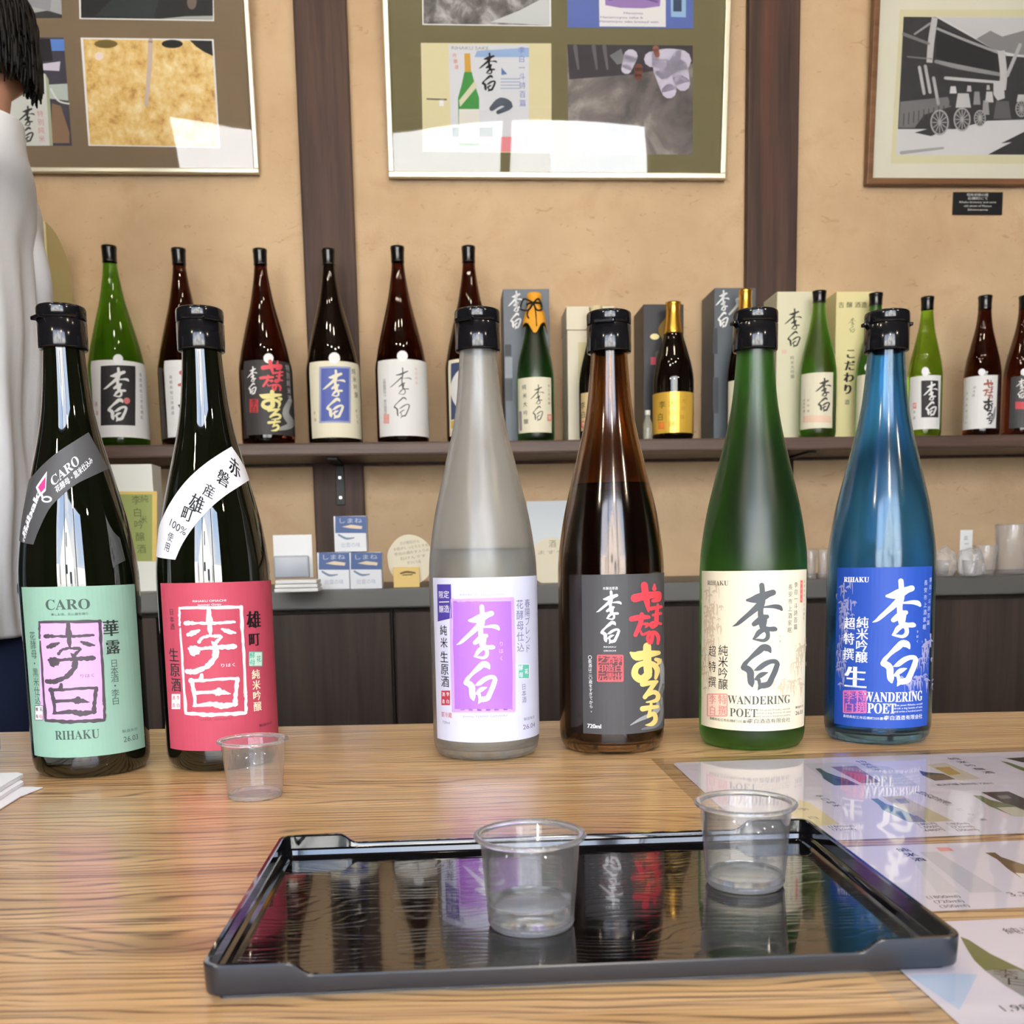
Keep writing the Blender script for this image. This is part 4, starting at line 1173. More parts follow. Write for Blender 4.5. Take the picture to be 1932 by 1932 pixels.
P.tf = (5.367, 1320, 500); P.art(BRUSH, BR_BOX, (160, 255, 300, 640), WHT, 1); P.stroke([(300, 500, 20), (380, 410, 30), (390, 360, 60)], C((206, 208, 206)), 1); P.rect(135, 640, 180, 900, C((58, 62, 68)), 1); P.rect(135, 1140, 190, 1500, C((62, 66, 72)), 1)
P.build('front_print', e, None)
e, P = carton(1462, 1541, 550, 'cream carton with two large black brush characters beside the slender post', C((226, 222, 192), .6), .10)
P.tf = (5.367, 1320, 500); P.art([[(x, y, w * .75) for x, y, w in s_] for s_ in BRUSH], BR_BOX, (855, 440, 1035, 840), C((60, 58, 52)), 1); P.column('純米大吟醸', 935, 940, 940, 1130, 40, C((110, 106, 90))); P.rect(830, 860, 880, 900, C((232, 200, 180)), 1)
P.build('front_print', e, None)
e, P = carton(1572, 1646, 550, 'pale yellow carton with black vertical writing behind the blue bottle', C((230, 220, 164), .6), .10)
P.tf = (5.367, 1320, 500); P.text('吉 醸 酒造', 1550, 405, 58, BK, 1, w=290); P.art([[(x, y, w * .5) for x, y, w in s_] for s_ in BRUSH], BR_BOX, (1500, 530, 1580, 690), C((80, 78, 66)), 1)
P.column('こだわり', 1530, 900, 1500, 1260, 105, BK, 1, bold=.06); P.text('酒', 1490, 1390, 50, BK, 1)
P.build('front_print', e, None)
# round shouldered cream carton at the far left
p = on_wall(103, 833, .135); Hc = on_wall(95, 418, .135).z - ZS
e = empty('round_shouldered_carton', (p.x, p.y, ZS), YAW, 'tall cream carton with curved shoulder standing beside the person', 'box', 'gift cartons on the shelf')
pf = [(0, 0), (0, Hc)] + [(.012 + .108 * math.sin(a), Hc - .075 * (1 - math.cos(a))) for a in [k * PI / 2 / 10 for k in range(11)]] + [(.12, 0)]
n = len(pf)
vs = [(-.085, y, z) for y, z in pf] + [(.012, y, z) for y, z in pf]
mesh('carton', vs, [tuple(range(n)), tuple(range(2 * n - 1, n - 1, -1))] + [(k, n + k, n + (k + 1) % n, (k + 1) % n) for k in range(n)], C((214, 204, 150), .6), e)

# ------------------------------------------------------------------ things on the back worktop
def on_counter(px, py):
    return on_z(px, py, ZC)
def stand_box(name, l, r, top, bot, depth, m, label, cat, group=None, yaw=0, zb=None, tt=None, bev=.001):
    if tt is None: p = on_counter((l + r) / 2, bot)
    else: p = on_wall((l + r) / 2, bot, tt)
    z0 = ZC if zb is None else zb
    k = (p - CAMP); kd = math.hypot(k.x, k.y)
    d = ray((l + r) / 2, top); H = CAMP.z + d.z * kd / math.hypot(d.x, d.y) - z0
    w = (r - l) * mpp(p)
    e = empty(name, (p.x, p.y, z0), YAW + yaw, label, cat, group)
    box('carton' if depth > .01 else 'card', -w / 2, w / 2, 0, depth, 0, H, m, e, bev)
    return e, H, w

e, H, w = stand_box('tall_carton', 222, 300, 876, 1116, .06, C((226, 226, 216), .6), 'tall white carton with green and gold band, behind the mint label bottle', 'box')
P = plane_print(e, 0, .0004, .0001); P.tf = (7.154, 200, 860)
P.rect(150, 480, 690, 1425, C((206, 176, 96)), 1); P.rect(150, 520, 625, 1420, C((138, 148, 84)), 2)
P.column('李白吟醸酒', 410, 600, 480, 1260, 120, C((84, 84, 44)), 3); P.column('純米', 520, 580, 505, 860, 100, C((84, 84, 44)), 3)
P.build('front_band', e, None)
e, H, w = stand_box('paper_packet', 196, 234, 884, 1116, .03, C((228, 216, 180), .6), 'cream paper packet leaning beside the tall green banded carton', 'packet', yaw=.1)
# blue and white small boxes
BB = 'blue and white boxes stacked on the worktop'
BLU, WB = C((76, 98, 146), .5), C((232, 234, 238), .5)
def fish_box(l, r, top, bot, label, tf_ref, zb=None, tt=None):
    e, H, w = stand_box('snack_box', l, r, top, bot, .05, WB, label, 'box', BB, zb=zb, tt=tt)
    P = plane_print(e, 0, .0004, .0001); P.tf = (1, 0, 0)
    P.uv([(-w / 2 + .001, .001), (w / 2 - .001, .001), (w / 2 - .001, H - .001), (-w / 2 + .001, H - .001)], WB, 0)
    h = bot - top; ww = r - l
    P.rect(l + .5, top + .5, r - .5, top + h * .47, BLU, 1)
    P.poly([(l + ww * .22, top + h * .30), (l + ww * .5, top + h * .24), (l + ww * .86, top + h * .28), (l + ww * .84, top + h * .36), (l + ww * .5, top + h * .34)], C((226, 206, 176)), 2)
    P.text('しまね', (l + r) / 2, top + h * .13, h * .14, C((190, 198, 214)), 2, w=ww * .7)
    P.stroke([(l + ww * .12, top + h * .52, h * .05), (l + ww * .35, top + h * .62, h * .06), (l + ww * .6, top + h * .60, h * .03)], C((120, 136, 160)), 2)
    P.text('出雲の味', (l + r) / 2, top + h * .80, h * .13, C((176, 182, 196)), 2, w=ww * .6)
    P.build('front_print', e, None)
    return e, H
e1, H1 = fish_box(601, 660, 1042, 1112, 'blue and white box, bottom of the pile and nearer the white card', None)
e2, H2 = fish_box(661.5, 721, 1042, 1111, 'blue and white box, bottom of the pile and nearer the round card', None)
P0 = e1.location
fish_box(632, 692, 973.5, 1042, 'blue and white box resting on top of the other two', None, zb=ZC + H1 + .0005, tt=(P0 - W0).dot(WN) - .001)
# stacked white trays with a clear packet and a white card
p = on_counter(559, 1117); w = 82 * mpp(p)
for i in range(3):
    e = empty('white_tray', (p.x, p.y, ZC + .0066 * i), YAW, ('flat white tray, lowest of three under the packet', 'flat white tray, middle of three under the packet', 'flat white tray, topmost of three under the packet')[i], 'tray', 'white trays stacked on the worktop')
    box('tray_body', -w / 2 + .001 * i, w / 2 - .001 * i, .001 * i, .06, 0, .0058, C((236, 236, 232), .5), e, .0015)
e, H, w = stand_box('header_card', 519, 591, 1009, 1095, .002, C((244, 246, 246), .6), 'white display card standing up behind a clear packet', 'card', zb=ZC + .0198, tt=TC - .06)
p = e.location - Vector((0, .02, 0))
e = empty('clear_packet', p, YAW, 'hazy clear packet of pink sweets in front of the white card', 'packet')
bm = bmesh.new(); add_box(bm, -.03, .03, 0, .012, 0, .038, .004, 3)
from_bm('packet_film', bm, mat('hazy_film', lin((206, 212, 222)), .25, Transmission_Weight=.4), e, True)
bm = bmesh.new()
rnd = random.Random(5)
for k in range(12): 
    c = bmesh.ops.create_icosphere(bm, subdivisions=1, radius=.004, matrix=Matrix.Translation((rnd.uniform(-.02, .02), .006, rnd.uniform(.006, .03))))
from_bm('sweets', bm, C((236, 200, 210), .5), e, True)

def round_card(cx, cy, r, label, tt, ry=None):
    p = on_wall(cx, cy, tt); k = mpp(p)
    R_, RY = r * k, (ry or r) * k
    e = empty('round_card', (p.x, p.y, p.z), YAW, label, 'card', 'round cream cards')
    rnd = random.Random(int(cx)); n = 48
    pts = [(R_ * (1 + .015 * math.sin(5 * a) + .01 * math.sin(9 * a + 1)) * math.cos(a), RY * (1 + .012 * math.sin(4 * a)) * math.sin(a)) for a in [2 * PI * k_ / n for k_ in range(n)]]
    mesh('card', [(x, 0, z) for x, z in pts] + [(x, .003, z) for x, z in pts], [tuple(range(n)), tuple(range(2 * n - 1, n - 1, -1))] + [(a, n + a, n + (a + 1) % n, (a + 1) % n) for a in range(n)], C((228, 220, 196), .7), e)
    return e, plane_print(e, 0, .0004, .0001)
tcard = (on_counter(770, 1108) - W0).dot(WN)
e, P = round_card(774, 1056, 43, 'round cream card with handwriting behind the small yellow card', tcard - .014, 47)
P.tf = (5.084, 480, 840)
for i, (tx, ww) in enumerate((('さけ粕石けん', 190), ('お肌がしっとりとする', 330), ('李白の酒かす入りの', 340), ('石けんです', 250), ('手づくり品', 130))):
    P.text(tx, 1490 + 10 * i, 930 + 48 * i, 30, C((150, 146, 134)), 1, rot=.12, w=ww)
P.build('lettering', e, None)
e, H, w = stand_box('yellow_card', 743, 792, 1070, 1108, .0015, C((228, 198, 128), .7), 'small yellow price card in front of a round cream card', 'card')
P = plane_print(e, 0, .0004, .0001); P.tf = (1, 0, 0); P.stroke([(756, 1082, 3), (768, 1079, 4), (783, 1081, 3)], C((110, 92, 56)), 1); P.stroke([(760, 1085, 2), (778, 1084, 2)], C((110, 92, 56)), 1)
P.build('lettering', e, None)
# white board with another round card between the lilac and the brown bottle
e, H, w = stand_box('white_sign_board', 996, 1076, 945, 1092, .004, C((228, 234, 238), .6), 'plain white board leaning on the wall between the lilac and grey label bottles', 'sign', tt=.05)
e, P = round_card(1042, 1060, 44, 'round cream card standing before the white board', .30, 45)
P.tf = (1, 0, 0); P.text('酒', 1042, 1026, 14, C((150, 140, 116)), 1); P.text('ますや', 1040, 1042, 8, C((170, 160, 136)), 1, w=50)
P.build('lettering', e, None)

# glass tumblers and wrapped glassware at the right end
TUM = clear_sheet('tumbler_glass', (.95, .95, .95), .10, .12)
def tumbler(cx, bot, top, w, label, flare=1.0):
    p = on_counter(cx, bot); k = mpp(p); R_ = w / 2 * k
    d = ray(cx, top); H = CAMP.z + d.z * math.hypot(p.x, p.y) / math.hypot(d.x, d.y) - ZC
    e = empty('glass_tumbler', (p.x, p.y + R_, ZC), 0, label, 'glass', 'glass tumblers on the worktop')
    lathe('glass_body', [(0, .0), (R_ * .8 / flare, 0), (R_ * .88 / flare, .002), (R_, H * .98), (R_ - .0006, H), (R_ - .0018, H * .98), (R_ * .84 / flare - .0012, .006), (0, .005)], TUM, e, 40)
    return e
tumbler(1532, 1092, 1036, 22, 'small straight glass beside the frosted green bottle')
tumbler(1556, 1091, 1036, 22, 'small straight glass half behind the blue bottle')
tumbler(1922, 1084, 988, 62, 'large clear glass at the very end of the worktop')
tumbler(1868, 1085, 1028, 44, 'low clear glass beside the wrapped glassware', 1.25)
def wrapped(cx, bot, w, h, label, seed):
    p = on_counter(cx, bot); k = mpp(p)
    e = empty('wrapped_glass', (p.x, p.y + w * k * .4, ZC), 0, label, 'packet', 'wrapped glassware on the worktop')
    bm = bmesh.new(); bmesh.ops.create_icosphere(bm, subdivisions=4, radius=1)
    rnd = random.Random(seed); dirs = [(Vector((rnd.gauss(0, 1), rnd.gauss(0, 1), rnd.gauss(0, 1))).normalized(), rnd.uniform(.1, .3)) for _ in range(14)]
    for v in bm.verts:
        f = 1 + sum(a * max(0, v.co.dot(d_)) ** 8 for d_, a in dirs) - .12 * abs(math.sin(7 * v.co.x + seed) * math.sin(6 * v.co.z))
        v.co = Vector((v.co.x * f * w * k * .46, v.co.y * f * w * k * .4, max(v.co.z * f * .56 + .46, 0) * h * k))
    from_bm('cellophane', bm, clear_sheet('cellophane', (.94, .94, .93), .14, .22), e, True)
    bm = bmesh.new()
    o = lathe('cup', [(0, .002), (w * k * .2, .002), (w * k * .27, h * k * .6), (w * k * .25, h * k * .6), (w * k * .18, .005), (0, .005)], TUM, e, 28)
wrapped(1786, 1088, 50, 52, 'clear wrapped glass right beside the blue bottle', 1)
wrapped(1838, 1087, 52, 50, 'clear wrapped glass in front of the small white price card', 4)
e, H, w = stand_box('price_card', 1809, 1833, 1000, 1086, .0015, C((236, 238, 238), .6), 'small white price card standing above the wrapped glassware', 'card', tt=TC - .17)
P = plane_print(e, 0, .0004, .0001); P.tf = (1, 0, 0); P.text('盃', 1822, 1015, 8, C((150, 160, 170)), 1); P.text('720円', 1823, 1026, 3.5, C((120, 124, 130)), 1)
P.build('lettering', e, None)

# ------------------------------------------------------------------ framed pictures on the back wall
ALU = mat('frame_aluminium', lin((206, 200, 178)), .3, Metallic=.75)
WOODF = dark_wood('frame_wood', lin((92, 62, 40)), lin((132, 94, 64)), lin((110, 70, 44)), 'x', .4)
PGLASS = clear_sheet('picture_glass', (.99, .99, .99), .008, 0, f0=.10)
def picture(bl, br, hgt, tilt, fw, fm, matcol, label, dep=.018):
    a, b = on_wall(*bl, .022), on_wall(*br, .022)
    sa, sb = wall_s(a), wall_s(b); w = sb - sa; z = (a.z + b.z) / 2
    c = W0 + WE * ((sa + sb) / 2) + WN * .004
    e = empty('framed_picture', (c.x, c.y, z), YAW, label, 'picture', None, rotx=math.radians(tilt))
    bm = bmesh.new()
    add_box(bm, -w / 2, w / 2, -dep, 0, 0, fw, .002); add_box(bm, -w / 2, w / 2, -dep, 0, hgt - fw, hgt, .002)
    add_box(bm, -w / 2, -w / 2 + fw, -dep, 0, fw - .001, hgt - fw + .001, .002); add_box(bm, w / 2 - fw, w / 2, -dep, 0, fw - .001, hgt - fw + .001, .002)
    from_bm('frame', bm, fm, e)
    box('mat_board', -w / 2 + fw * .5, w / 2 - fw * .5, -.007, -.002, fw * .5, hgt - fw * .5, C(matcol, .8, .1), e)
    yg = -dep + .004
    # the acrylic front bows very slightly
    n = 16; vs = []; fs = []
    for j in range(n + 1):
        for i in range(n + 1):
            u, v = i / n * 2 - 1, j / n * 2 - 1
            vs.append((u * (w / 2 - fw * .6), yg - .0025 * (1 - u * u) * (1 - v * v), hgt / 2 + v * (hgt / 2 - fw * .6)))
    for j in range(n):
        for i in range(n): fs.append((j * (n + 1) + i, j * (n + 1) + i + 1, (j + 1) * (n + 1) + i + 1, (j + 1) * (n + 1) + i))
    mesh('glass_front', vs, fs, PGLASS, e, True)
    return e
def photo(e, build):
    P = plane_print(e, -.0072, .0002, .00012)
    build(P); P.build('photo_print', e, None)

def noisy(name, stops, scale, detail=6, rough=.6, dist=.5):
    m = mat(name, rough=.5); nt, n, l, b = nodes(m)
    l.new(ramp(nt, noise(nt, mapped(nt), scale, detail, rough, dist), stops), b.inputs['Base Color'])
    return m
KOJI = noisy('rice_photo', [(.32, lin((168, 116, 48))), (.45, lin((222, 182, 100))), (.58, lin((238, 212, 146))), (.72, lin((250, 238, 196)))], 48, 8, .68, 0)
ROCK = noisy('rock_photo', [(.35, lin((40, 38, 38))), (.5, lin((96, 92, 90))), (.7, lin((190, 190, 192)))], 30)
FLOORP = noisy('floor_photo', [(.35, lin((58, 52, 54))), (.5, lin((110, 100, 98))), (.68, lin((186, 178, 174)))], 10)

pa = picture((-190, 318), (488, 328), .62, 5.5, .009, ALU, (126, 110, 90), 'large framed picture with yellow rice photo, partly hidden by the person')
BL = C((20, 20, 22))
def ph(P):
    P.poly([(152, 71), (403, 74), (415, 279), (167, 275)], WHT, 0); P.poly([(157, 74), (400, 77), (412, 277), (170, 273)], KOJI, 1)
    P.disc(325, 83, 20, BL, 2, ry=8); P.poly([(358, 76), (400, 77), (402, 106), (385, 98), (370, 88)], BL, 2); P.disc(200, 83, 22, C((110, 92, 40)), 2, ry=8)
    P.stroke([(284, 77, 9), (282, 130, 9), (276, 198, 7)], C((204, 188, 178)), 3); P.disc(187, 106, 8, C((246, 230, 220)), 2)
photo(pa, ph)
def ph(P):
    P.poly([(145, -150), (399, -150), (404, 40), (150, 36)], WHT, 0); P.poly([(150, -148), (400, -148), (402, 37), (153, 34)], C((18, 20, 22)), 1)
    P.poly([(300, 36), (350, 31), (402, 30), (402, 38)], C((176, 178, 176)), 2); P.disc(362, 4, 9, C((110, 96, 88)), 2, ry=14); P.poly([(250, -40), (300, 0), (290, 34), (180, 30)], C((34, 44, 46)), 2)
photo(pa, ph)
def ph(P):
    P.poly([(-60, -140), (110, -140), (117, 33), (-60, 33)], C((170, 172, 176)), 1); P.poly([(-60, 33), (40, 28), (90, 20), (117, 28), (117, 34)], C((52, 52, 52)), 2); P.poly([(60, -60), (100, -40), (95, 22), (50, 10)], C((150, 152, 158)), 2)
photo(pa, ph)
def ph(P):
    P.poly([(-60, 70), (120, 71), (136, 275), (-60, 276)], C((60, 58, 72)), 1); P.poly([(95, 74), (121, 74), (122, 96), (98, 96)], C((86, 128, 206)), 2)
    P.poly([(-60, 74), (95, 74), (100, 115), (-60, 120)], C((26, 22, 30)), 2)
    P.poly([(70, 122), (114, 116), (112, 134), (72, 132)], C((214, 208, 226)), 2); P.poly([(88, 160), (127, 158), (129, 190), (92, 186)], C((190, 202, 196)), 2)
    P.stroke([(96, 168, 4), (110, 190, 3), (130, 196, 3)], C((226, 230, 228)), 3)
    P.poly([(98, 195), (115, 200), (131, 250), (131, 270), (97, 270)], C((132, 104, 80)), 2)
    P.poly([(-60, 180), (40, 175), (70, 135), (86, 140), (90, 200), (96, 275), (-60, 276)], C((214, 218, 214)), 3); P.poly([(86, 140), (92, 150), (100, 275), (94, 275)], C((170, 178, 150)), 4)
    P.column('特別純米', 76, 215, 79, 262, 12, C((206, 130, 150)), 4); P.art(BRUSH, BR_BOX, (34, 200, 66, 270), C((60, 62, 64)), 4)
photo(pa, ph)

pb = picture((733, 335), (1370, 333), .60, 5.5, .011, ALU, (116, 110, 82), 'silver framed picture with poster and brewery photos, hanging between the two posts')
def ph(P):
    P.poly([(795, -130), (1038, -130), (1040, 50), (797, 47)], WHT, 0); P.poly([(798, -130), (1036, -130), (1037, 48), (799, 45)], ROCK, 1); P.poly([(925, 42), (980, 20), (1037, -10), (1037, 48)], C((206, 212, 214)), 2)
photo(pb, ph)
def ph(P):
    P.poly([(1068, -130), (1308, -130), (1308, 54), (1071, 52)], C((84, 104, 176)), 1); P.poly([(1128, -130), (1256, -130), (1256, 51), (1131, 50)], C((238, 238, 240)), 2)
    P.poly([(1140, -30), (1248, -30), (1245, 12), (1215, 16), (1170, 15), (1142, 10)], C((148, 118, 182)), 3); P.stroke([(1150, 0, 4), (1190, -10, 8), (1240, 4, 4)], C((108, 80, 150)), 4)
    for i, w in enumerate((36, 80, 110)): P.text('Hanamoyou sake brewed with rice'[: 6 + 10 * i], 1195 - (0, 22, 8)[i], 25 + 8 * i, 4, C((96, 90, 150)), 4, w=w)
    P.poly([(1264, -60), (1294, -60), (1294, 33), (1266, 32)], C((150, 190, 226)), 3); P.rect(1270, -40, 1286, 22, C((44, 66, 96)), 4)
photo(pb, ph)
def ph(P):
    P.poly([(794, 81), (1040, 82), (1041, 289), (798, 286)], C((226, 218, 176)), 1)
    P.poly([(846, 84), (998, 84), (998, 287), (852, 286)], C((222, 226, 234)), 2); P.poly([(900, 96), (998, 90), (998, 108), (895, 108)], C((150, 180, 222)), 3)
    P.poly([(853, 258), (998, 258), (998, 287), (853, 286)], C((232, 140, 150)), 3); P.poly([(853, 240), (930, 240), (930, 258), (853, 258)], C((70, 92, 84)), 3)
    P.poly([(876, 101), (887, 101), (889, 136), (877, 136)], C((206, 158, 60)), 4)
    P.poly([(876, 136), (890, 136), (896, 160), (904, 185), (904, 275), (866, 275), (864, 185), (871, 160)], C((52, 140, 60)), 4)
    P.poly([(866, 190), (896, 152), (900, 164), (868, 202)], C((220, 218, 190)), 5); P.poly([(866, 206), (904, 206), (904, 270), (866, 270)], C((232, 232, 224)), 5)
    P.art(BRUSH, BR_BOX, (903, 100, 938, 174), BL, 5)
    P.text('RIHAKU SAKE', 887, 91, 6, C((150, 146, 150)), 5, w=70); P.column('李白一斗詩百篇', 984, 95, 986, 195, 13, C((110, 124, 196)), 5); P.column('吟醸酒', 858, 105, 861, 127, 8, C((220, 120, 110)), 5)
    P.poly([(946, 142), (946, 128), (957, 140)], C((80, 116, 170)), 5)
    for i in range(4): P.stroke([(945, 149 + 6 * i, 1.6), (980, 149 + 6 * i, 1.6)], C((150, 168, 206)), 5)
    P.stroke([(928, 205, 10), (945, 192, 16), (962, 200, 12), (940, 212, 8)], C((70, 80, 96)), 5)
    P.stroke([(806, 187, 3), (842, 188, 3)], C((96, 90, 80)), 3); P.rect(829, 187, 837, 200, WHT, 3)
photo(pb, ph)
def ph(P):
    P.poly([(1070, 84), (1307, 86), (1307, 292), (1073, 290)], FLOORP, 1); P.poly([(1070, 84), (1307, 86), (1307, 120), (1200, 140), (1074, 150)], C((52, 48, 56)), 2)
    for pts in ([(1190, 106, 26), (1182, 130, 20)], [(1230, 112, 30), (1256, 112, 40), (1284, 114, 40)], [(1252, 130, 40), (1262, 172, 28)], [(1280, 130, 36), (1288, 158, 28)]): P.stroke(pts, C((206, 202, 224)), 3)
    P.stroke([(1205, 128, 16), (1204, 146, 14)], C((110, 64, 52)), 3); P.stroke([(1237, 92, 12), (1240, 104, 10)], C((150, 96, 80)), 4)
    for x in (1085, 1120, 1140): P.stroke([(x, 88, 8), (x + 6, 130, 4)], C((96, 92, 98)), 3)
    P.poly([(1150, 105), (1172, 92), (1180, 118), (1164, 122)], C((110, 112, 116)), 3)
photo(pb, ph)

pc = picture((1635, 350), (2120, 345), .40, 3.0, .012, WOODF, (236, 234, 216), 'wood framed black and white street photo hanging near the slender post', .020)
def ph(P):
    P.tf = (4.473, 1600, 0)
    G = lambda v: C((v, v, v + 3))
    P.poly([(440, 80), (2400, 80), (2400, 1380), (360, 1380)], C((226, 222, 184)), 0)
    P.poly([(468, 142), (2400, 150), (2400, 1310), (405, 1310)], G(224), 1)
    P.poly([(468, 142), (740, 145), (1320, 470), (2400, 560), (2400, 980), (1180, 1020), (900, 1090), (420, 1090)], G(58), 2)
    P.poly([(780, 150), (2400, 155), (2400, 520), (1500, 480), (1300, 440)], G(214), 3)
    P.poly([(1080, 330), (1200, 260), (1300, 310), (1480, 260), (2400, 300), (2400, 540), (1420, 460), (1230, 420)], G(140), 4)
    P.poly([(745, 205), (1300, 460), (1300, 640), (820, 520), (745, 480)], G(44), 5); P.stroke([(745, 240, 20), (1000, 345, 22), (1330, 470, 22)], G(168), 6, caps=False)
    P.stroke([(730, 150, 50), (700, 350, 54), (685, 530, 50)], G(200), 6, caps=False)
    P.stroke([(560, 290, 16), (690, 200, 20)], G(160), 6); P.stroke([(468, 290, 30), (680, 370, 24)], G(130), 6); P.stroke([(500, 480, 14), (700, 500, 14)], G(120), 6)
    P.stroke([(740, 520, 30), (950, 570, 40), (1280, 630, 30)], G(150), 6); P.stroke([(820, 660, 26), (1060, 680, 26), (1320, 700, 20)], G(206), 7)
    P.stroke([(1290, 430, 60), (1310, 620, 60), (1300, 760, 60)], G(206), 7, caps=False); P.stroke([(1450, 380, 30), (1340, 640, 30)], G(190), 7)
    P.poly([(1225, 690), (1310, 680), (1320, 830), (1260, 850), (1225, 800)], G(210), 8)
    for x, y in ((600, 570), (650, 560), (720, 660)): P.stroke([(x, y, 26), (x + 40, y + 220, 26)], G(190), 7)
    P.poly([(440, 860), (840, 820), (870, 900), (640, 970), (560, 1080), (425, 1080)], G(120), 7)
    for k in range(9): P.stroke([(470 + k * 42, 960 - k * 8, 8), (466 + k * 42, 1060 - k * 12, 8)], G(70), 8)
    def wheel(cx, cy, r):
        P.disc(cx, cy, r, G(176), 8, ry=r * 1.4); P.disc(cx, cy, r * .84, G(70), 9, ry=r * 1.2)
        for k in range(12):
            a = k * PI / 6; P.stroke([(cx, cy, 7), (cx + r * .8 * math.cos(a), cy + r * 1.15 * math.sin(a), 7)], G(176), 10, caps=False)
    wheel(770, 1035, 78); wheel(960, 1010, 72); wheel(1460, 920, 50); wheel(1110, 1000, 50)
    for x, y, w, h, v in ((885, 760, 60, 60, 220), (970, 850, 130, 120, 205), (880, 850, 60, 90, 60), (1020, 750, 40, 50, 200), (1085, 830, 60, 110, 150), (1190, 820, 70, 90, 210), (1180, 740, 30, 40, 190), (1300, 930, 150, 150, 96), (1460, 830, 80, 60, 200), (1160, 910, 60, 120, 160)):
        P.poly([(x - w / 2, y + h / 2), (x - w * .35, y - h / 2), (x + w * .35, y - h / 2), (x + w / 2, y + h / 2)], G(v), 8)
    P.poly([(1180, 1305), (1380, 1200), (1290, 1210), (1500, 1105), (2400, 1100), (2400, 1310)], G(54), 3); P.poly([(560, 1120), (700, 1080), (880, 1070), (700, 1150)], G(60), 3)
    P.stroke([(450, 1290, 30), (800, 1250, 20)], G(170), 3)
photo(pc, ph)
a, b = on_wall(1799, 362, .004), on_wall(1891, 405, .004)
e = empty('name_plaque', W0 + WE * ((wall_s(a) + wall_s(b)) / 2) + Vector((0, 0, b.z)), YAW, 'small black caption plaque with white writing below the wood framed photo', 'plaque')
hw = (wall_s(b) - wall_s(a)) / 2
box('plate', -hw, hw, -.004, -.0005, 0, a.z - b.z, C((24, 24, 26), .45), e, .0008)
P = plane_print(e, -.004, .0003, .0001); P.tf = (4.473, 1600, 0)
for tx, y, w in (('昭和初期の蔵', 1645, 180), ('石橋町にて', 1675, 170), ('Rihaku brewery and carts', 1706, 310), ('old street of Matsue', 1738, 230), ('Shimane', 1770, 170)): P.text(tx, 1094, y, 24 if ord(tx[0]) > 255 else 16, C((222, 222, 220)), 1, w=w)
P.build('lettering', e, None)

# ------------------------------------------------------------------ the person behind the counter, back turned to the right
per = empty('person', (-.768, 1.42, 0), math.radians(-30), 'person in light grey shirt and navy trousers turned away behind the counter', 'person')
SKIN = mat('skin', lin((206, 152, 124)), .5, Subsurface_Weight=.08, Subsurface_Radius=(.01, .004, .002))
def skin_mesh(name, verts, edges, m, parent, sub=2, root=0):
    me = bpy.data.meshes.new(name); me.from_pydata([v[:3] for v in verts], edges, [])
    o = bpy.data.objects.new(name, me); COL.objects.link(o); o.parent = parent
    sk = o.modifiers.new('skin', 'SKIN'); sk.use_smooth_shade = True
    for i, v in enumerate(verts):
        d = me.skin_vertices[0].data[i]; d.radius = (v[3], v[4] if len(v) > 4 else v[3]); d.use_root = (i == root)
    ss = o.modifiers.new('subd', 'SUBSURF'); ss.levels = ss.render_levels = sub
    me.materials.append(m)
    return o
V, E = [], []
def jn(v, par=None):
    V.append(v)
    if par is not None: E.append((par, len(V) - 1))
    return len(V) - 1
pel = jn((-.085, 0, .86, .085, .10)); ws = jn((-.065, 0, 1.02, .075, .085), pel); ch = jn((-.035, 0, 1.20, .072, .085), ws); up = jn((-.015, .004, 1.33, .052, .06), ch)
nk = jn((.058, .034, 1.42, .050), up); n2 = jn((.072, .042, 1.475, .052), nk)
hd = jn((.042, .042, 1.53, .076), n2); h2 = jn((.022, .042, 1.58, .085), hd); h3 = jn((.012, .042, 1.63, .055), h2)
jn((-.033, .042, 1.465, .030), hd); ns = jn((-.053, .042, 1.53, .016), hd); jn((-.064, .042, 1.512, .011), ns)
for s in (-1, 1):
    jn((.078, .042 + s * .086, 1.54, .018), hd)
    sh = jn((-.03, s * .125, 1.34, .036), up); el = jn((-.075, s * .155, 1.11, .032), sh); wr = jn((-.15, s * .13, .94, .026), el); pm = jn((-.185, s * .12, .89, .032), wr)
    for k, (dx, dy, ln) in enumerate(((-.03, -.012, .05), (-.012, -.004, .078), (.004, 0, .084), (.018, .002, .078), (.03, .004, .062))):
        f1_ = jn((-.205 + dx, s * .12 + dy * s, .87, .0095), pm); f2_ = jn((-.215 + dx * 1.15, s * .115 + dy * s, .87 - ln * .55, .0085), f1_); jn((-.215 + dx * 1.15, s * .108 + dy * s, .87 - ln, .007), f2_)
    hp = jn((-.09, s * .09, .80, .085), pel); kn = jn((-.09, s * .10, .47, .055), hp); an = jn((-.065, s * .10, .09, .038), kn); ft = jn((-.13, s * .105, .04, .036), an); jn((-.22, s * .11, .03, .028), ft)
skin_mesh('body', V, E, SKIN, per)
